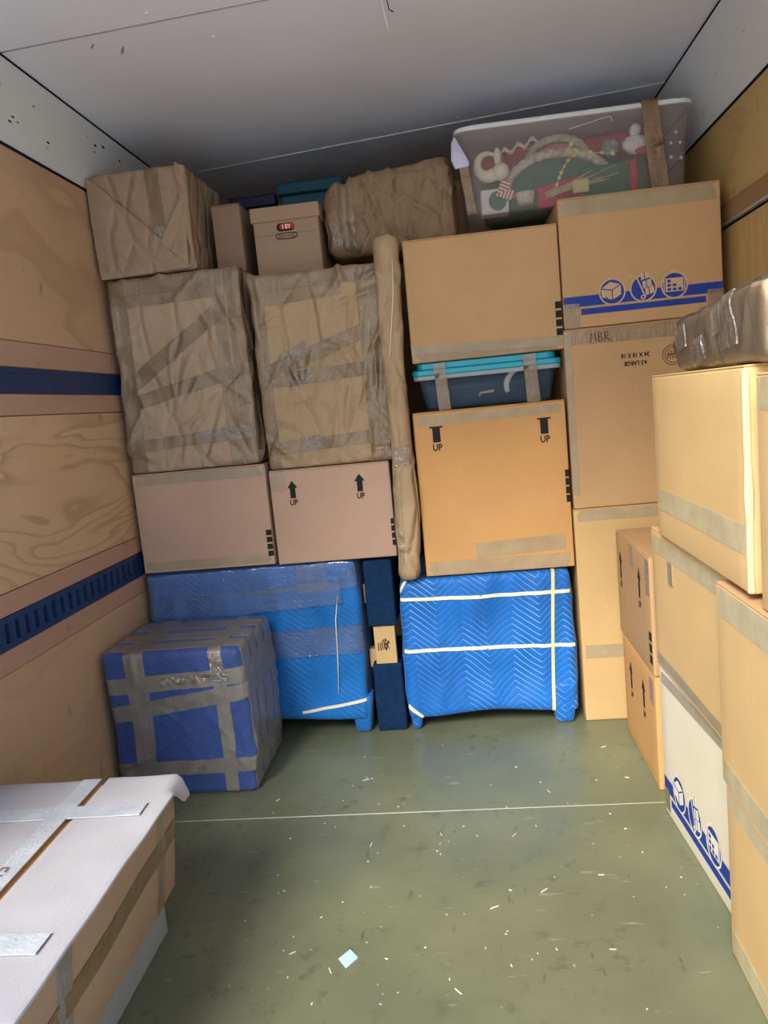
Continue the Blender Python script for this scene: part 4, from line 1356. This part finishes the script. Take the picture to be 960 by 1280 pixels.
# --- taped cube
def cube_d(Q, s):
    Q = Q.copy()
    Q[:, 0] = Q[:, 0] + 0.008*np.sin(Q[:, 2]*7)
    return Q
t = thing('taped_cube', 'cube wrapped in violet blue pads and grey tape on the floor', 'package', (-1.016, 2.39, 0))
s = Soft(0.484, 0.40, 0.512, 0.022, 0.010, disp_wrap(23, 0.006, 30, 0.25), cube_d)
put('pad_wrap', s.mesh(), 'blanket_violet', t)
w, h, d = s.w/2, s.h, s.d
for pts, wd in (([(w-0.085, d, h), (w-0.085, 0, h), (w-0.085, 0, 0.0)], 0.046), ([(-w+0.115, d, h), (-w+0.115, 0, h), (-w+0.105, 0, 0.0)], 0.070),
                ([(-w, 0, h-0.115), (w, 0, h-0.095), (w, d, h-0.09)], 0.056), ([(-w, 0, h-0.215), (w, 0, h-0.150), (w, d, h-0.15)], 0.054),
                ([(-w, 0, 0.10), (w, 0, 0.105), (w, d, 0.10)], 0.052),
                ([(-w, 0.06, h), (w, 0.06, h)], 0.07), ([(-w, 0.17, h), (w, 0.17, h)], 0.08), ([(-w, 0.30, h), (w, 0.30, h)], 0.08),
                ([(w, 0.05, h), (w, 0.05, 0)], 0.075), ([(w, 0.14, h), (w, 0.14, 0)], 0.07), ([(w, 0.235, h), (w, 0.235, 0)], 0.08), ([(w, 0.335, h), (w, 0.335, 0)], 0.08)):
    strip(t, s, pts, wd, 'tape_grey', jag=0.06)
strip(t, s, [(w-0.085, 0, h-0.01), (w-0.085, 0, h-0.075)], 0.044, 'film_glint', 'tape_glint', 0.004)
strip(t, s, [(-0.05, 0, h-0.105), (w-0.05, 0, h-0.097)], 0.03, 'film_glint', 'tape_glint', 0.004)

# --- furniture dolly stood on its end
t = thing('furniture_dolly', 'wooden furniture dolly with navy carpeted ends standing on end', 'dolly', (-0.347, Y0, 0.0))
bevel(put('side_rail', box(-0.040, 0.042, 0.012, 0.040, 0.02, 0.66), 'pine', t, False), 0.003)
bevel(put('side_rail', box(-0.040, 0.042, 0.36, 0.39, 0.02, 0.66), 'pine', t, False), 0.003)
def carpet(z0, z1, seed, x0, x1):
    s = Soft(x1-x0, 0.42, z1-z0, 0.010, 0.02, disp_wrap(seed, 0.002, 3, fine=0.0008))
    o = put('carpet_pad', s.mesh(), 'carpet_navy', t)
    o.location = ((x0+x1)/2, 0.0, z0)
carpet(0.0, 0.270, 51, -0.056, 0.058)
carpet(0.420, 0.678, 52, -0.056, 0.054)
for z in (0.24, 0.50):
    bevel(put('cross_bar', box(-0.070, -0.045, 0.06, 0.10, z, z+0.075), 'pine', t, False), 0.002)
sr = Soft(0.082, 0.02, 0.64, 0.002, 0.05)
scr = [[(0, 0), (0.02, 1.1)], [(0.3, 0.0), (0.28, 1.0)], [(0.55, 0.1), (0.5, 1.2), (0.75, 1.5), (0.8, 0.2)], [(0.7, 0.8), (1.5, 1.0)], [(1.0, 0.0), (1.3, 1.0), (0.95, 1.6)],
       [(1.4, 0.2), (1.1, 0.7), (1.45, 1.3)], [(0.95, 0.1), (0.95, 1.5)]]
V, F = hw(scr, -0.026, 0.322, 0.030, 0.0035)
V3 = [(a, 0.0108, b) for a, b in V]
put('handwriting', (V3, F), 'ink_black', t, False)

# ------------------------------------------------------------------ stack along the right wall
def side_carton(label, yfar, ynear, xface, d, z0, z1, mat, seed, rot=0.0, **k):
    return carton(label, yfar, ynear, xface, d, z0, z1, mat, seed, rot, side=True, **k)

t, s = side_carton('lower narrow cardboard box with arrows on the floor beside the white box', 2.742, 2.290, 0.527, 0.42, 0.0, 0.366, 'card_orange', 61)
w, h = s.w/2, s.h
for a, zz in ((-w+0.12, h-0.16), (w-0.16, h-0.16)):
    a_ = ink('up_arrow', s, join2(rect2(a-0.010, a+0.010, zz, zz+0.06, 1), poly2([(a-0.022, zz+0.06), (a+0.022, zz+0.06), (a, zz+0.098)])), 'ink_black', t)
    ink('lettering', s, text2('UP', 0.03, a, zz-0.022, 0, 0.85, 0.0008), 'ink_black', a_)
strip(t, s, [(w-0.05, 0, h-0.02), (w-0.05, 0, h-0.10)], 0.05, 'tape_clear')
t, s = side_carton('upper narrow cardboard box with arrows and black bars beside the yellow box', 2.765, 2.285, 0.525, 0.42, 0.3675, 0.738, 'card_rust', 62)
w, h = s.w/2, s.h
for a, zz in ((-w+0.07, h-0.155), (w-0.135, h-0.155)):
    a_ = ink('up_arrow', s, join2(rect2(a-0.010, a+0.010, zz, zz+0.06, 1), poly2([(a-0.022, zz+0.06), (a+0.022, zz+0.06), (a, zz+0.098)])), 'ink_black', t)
    ink('lettering', s, text2('UP', 0.03, a, zz-0.022, 0, 0.85, 0.0008), 'ink_black', a_)
bars(t, s, w-0.004, 0.135, 3, 0.03, 0.028, 0.036)
strip(t, s, [(0.0, 0, h-0.005), (0.0, 0, h-0.075)], 0.05, 'tape_clear')
strip(t, s, [(w-0.03, 0, h-0.01), (w-0.03, 0, h-0.12)], 0.045, 'tape_clear')

t, s = side_carton('white cardboard box with blue band and moving pictograms on the floor', 2.180, 1.635, 0.530, 0.42, 0.0, 0.448, 'card_white', 63, rot=R(3))
w, h = s.w/2, s.h
moving_print(t, s, 0.074, 1.12, ('ink_blue', 'ink_white'), [-0.14, -0.02, 0.11], 0)
strip(t, s, [(-w, 0, h-0.022), (w, 0, h-0.022)], 0.044, 'tape_sage')
strip(t, s, [(-w, 0, 0.05), (-w+0.05, 0, 0.05)], 0.06, 'tape_clear', off=0.0034)
t, s = side_carton('large yellow cardboard box taped on top of the white box', 2.190, 1.600, 0.518, 0.44, 0.4495, 0.846, 'card_light', 64, rot=R(1))
w, h = s.w/2, s.h
strip(t, s, [(-w, 0, h-0.03), (w, 0, h-0.03)], 0.06, 'tape_cream')
strip(t, s, [(-w+0.18, 0, h-0.06), (-w+0.185, 0, h-0.12)], 0.04, 'tape_clear', off=0.003)
strip(t, s, [(-w, 0, 0.02), (w, 0, 0.02)], 0.04, 'tape_sage')
t, s = side_carton('big plain yellow cardboard box under the clear film bundle', 2.060, 1.418, 0.503, 0.45, 0.8475, 1.262, 'card_light', 65)
w, h = s.w/2, s.h
strip(t, s, [(-w, 0, 0.10), (w, 0, 0.10)], 0.055, 'tape_cream')
o = put('corrugated_edge', Soft(0.010, 0.014, h-0.006, 0.004, 0.03, lambda P, s_: 0.003*perlin(P*14, 4)).mesh(), 'card_edge', t)
o.location = (w-0.002, -0.004, 0.002)

t, s = side_carton('yellow cardboard box on the floor at the right edge of the picture', 1.590, 0.93, 0.502, 0.44, 0.0, 0.402, 'card_light', 66)
w, h = s.w/2, s.h
strip(t, s, [(-w, 0, h-0.025), (w, 0, h-0.025)], 0.05, 'tape_cream')
strip(t, s, [(-w, 0, 0.035), (w, 0, 0.035)], 0.05, 'tape_cream')
t, s = side_carton('yellow cardboard box with brown top in the middle of the nearest right stack', 1.588, 0.93, 0.495, 0.44, 0.4035, 0.834, 'card_light', 67, flap_mat='card_tan')
w, h = s.w/2, s.h
strip(t, s, [(-w, 0, h-0.032), (w, 0, h-0.032)], 0.06, 'tape_cream')
strip(t, s, [(-w, 0, 0.028), (w, 0, 0.028)], 0.05, 'tape_cream')
t, s = side_carton('topmost yellow cardboard box at the right edge of the picture', 1.368, 0.93, 0.504, 0.42, 0.8355, 1.246, 'card_light', 68)
w, h = s.w/2, s.h
strip(t, s, [(-w, 0, h-0.03), (w, 0, h-0.03)], 0.055, 'tape_cream')

# --- film wrapped bundle on the right stack
def bub_d(Q, s):
    Q = Q.copy()
    k = np.clip((Q[:, 0]+s.w/2)/s.w, 0, 1)
    Q[:, 2] *= 0.95+0.14*smooth(0.25, 0.85, k)
    return Q
t = thing('film_wrapped_bundle', 'lumpy brown bundle in glossy clear film on the right stack', 'package', (0.515, 1.60, 1.2635), -math.pi/2)
s = Soft(0.52, 0.42, 0.125, 0.020, 0.012, disp_wrap(71, 0.0045, 14, 0.22, cw=0.020, aniso=(0.6, 0.6, 0.9)), bub_d)
put('bundle', s.mesh(), 'kraft_light', t)
s2 = Soft(0.532, 0.43, 0.131, 0.024, 0.012, disp_wrap(71, 0.0045, 14, 0.22, cw=0.020, aniso=(0.6, 0.6, 0.9)), bub_d)
o = put('clear_film', s2.mesh(), 'film_sheet', t)
o.location = (0, -0.006, 0.0005)
w = s2.w/2
for x, z0, z1, wd in ((w*0.35, 0.125, 0.03, 0.07), (w*0.15, 0.11, 0.06, 0.05), (-w*0.35, 0.06, 0.012, 0.09), (-w*0.75, 0.10, 0.05, 0.05)):
    o = put('sheen_fold', s2.strip([(x, 0, z0), (x+0.01, 0, z1)], wd, 0.003, jag=0.5, seed=int(x*100)), 'film_glint', t)  # strips added to give the bundle its sparkle
    o.location = (0, -0.006, 0.0005)

# ------------------------------------------------------------------ near left: two stacked cartons
t, s = carton('pale grey box on the floor under the carton with glare toned flaps', -1.268, -0.825, 0.93, 0.772, 0.0, 0.128, 'card_grey', 81, name='cardboard_box')
t = thing('cardboard_box', 'open seamed carton with flaps toned pale for sky glare and grey tape, nearest at left', 'box', (-1.012, 0.93, 0.1295), R(0.8))
def lean(Q, s):
    Q = Q.copy()
    Q[:, 0] = Q[:, 0] + 0.035*(Q[:, 2]/s.h)*np.clip(Q[:, 0]/s.w+0.5, 0, 1)
    return Q
s = Soft(0.475, 0.758, 0.275, 0.006, 0.03, disp_wrap(82, 0.003, 16, 0.25), lean)
put('body', s.mesh(), 'card_brown', t)
w, h, d = s.w/2, s.h, s.d
def flap(x0, x1, y0, y1, seed, bend=0.0):
    sf = Soft(x1-x0, y1-y0, 0.007, 0.002, 0.012, None)
    def fd(Q, s_):
        Q = Q.copy()
        Q[:, 2] += 0.003*perlin(Q*np.array([9, 9, 0])+seed, seed)
        if bend:
            k = np.clip((Q[:, 0]-(s_.w/2-0.026))/0.026, 0, 1)
            Q[:, 2] -= bend*k*k*smooth(s_.d-0.10, s_.d-0.03, Q[:, 1])
        return Q
    sf.deform = fd
    V, F = sf.mesh()
    o = put('flap', (V, F), 'card_glare', t)
    o.location = ((x0+x1)/2, y0, h+0.0035)
    return o, sf
xg = 0.098
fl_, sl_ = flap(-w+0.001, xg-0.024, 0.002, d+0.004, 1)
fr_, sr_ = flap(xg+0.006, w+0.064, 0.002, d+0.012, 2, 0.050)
put('inner_flap', box(xg-0.06, xg+0.05, 0.01, d-0.01, h+0.0005, h+0.003), 'card_orange', t, False)
def top_strip(pts, wd, mat, nm='tape'):
    sq = Soft(2*w+0.05, d+0.01, h+0.013, 0.003, 0.03, lambda P, s_: 0.0015*perlin(P*20, 7))
    put(nm, sq.strip(pts, wd, 0.0016), mat, t)
ht = h+0.013
top_strip([(xg-0.030, 0.0, ht), (xg-0.030, d, ht)], 0.046, 'tape_pale')
top_strip([(-w, 0.600, ht), (w+0.02, 0.606, ht)], 0.05, 'tape_pale')
top_strip([(-w, 0.185, ht), (w+0.02, 0.175, ht)], 0.05, 'tape_pale')
strip(t, s, [(w, d-0.01, 0.16), (w, 0.02, 0.13)], 0.05, 'tape_brown')
strip(t, s, [(w, d-0.10, h), (w, d-0.10, 0.0)], 0.045, 'tape_clear')
strip(t, s, [(w, d-0.55, h), (w, d-0.55, 0.0)], 0.05, 'tape_grey')
vhs = [[(0, 1), (0.35, 0), (0.7, 1)], [(1.0, 0), (1.0, 1)], [(1.0, 0.5), (1.6, 0.5)], [(1.6, 0), (1.6, 1)], [(2.6, 0.95), (2.1, 0.95), (2.0, 0.65), (2.5, 0.45), (2.5, 0.1), (1.95, 0.0)]]
V, F = hw(vhs, 0, 0, 0.030, 0.0035)
V3 = [(xg-0.030-b, 0.320+a*1.0, ht+0.0045) for a, b in V]
put('handwriting', (V3, F), 'ink_grey', t, False)

# ------------------------------------------------------------------ floor litter
o = put('paper_scrap', ([(-0.022, 0, 0), (0.0, -0.030, 0), (0.024, 0.002, 0), (0.002, 0.030, 0), (-0.022, 0, 0.0015), (0.0, -0.030, 0.0015), (0.024, 0.002, 0.002), (0.002, 0.030, 0.0015)],
                        [(3, 2, 1, 0), (4, 5, 6, 7), (0, 1, 5, 4), (1, 2, 6, 5), (2, 3, 7, 6), (3, 0, 4, 7)]), 'scrap_blue', None, False)
o.location = (-0.352, 1.590, 0.0002)
tag(o, 'small pale blue diamond shaped paper scrap on the floor', 'scrap')
rg = random.Random(12)
ms = []
for i in range(80):
    x = rg.uniform(-0.72, 0.47); y = rg.triangular(1.35, 2.75, 1.6)
    L = rg.choice([0.002, 0.002, 0.003, 0.003, 0.004, 0.004, 0.012])*rg.uniform(0.5, 1.2); wd = rg.uniform(0.0006, 0.0018)
    an = rg.uniform(0, math.pi)
    ca, sa = math.cos(an), math.sin(an)
    q = [(x+ca*a*L-sa*b*wd, y+sa*a*L+ca*b*wd) for a, b in ((-1, -1), (1, -0.6), (0.8, 1), (-0.7, 0.7))]
    ms.append(([(a, b, 0.0) for a, b in q]+[(a, b, 0.0016) for a, b in q], [(3, 2, 1, 0), (4, 5, 6, 7), (0, 1, 5, 4), (1, 2, 6, 5), (2, 3, 7, 6), (3, 0, 4, 7)]))
o = put('floor_litter', join(*ms), 'chips', None, False)
o['kind'] = 'stuff'
o['label'] = 'pale wood splinters and paint chips scattered over the floor'
o['category'] = 'litter'
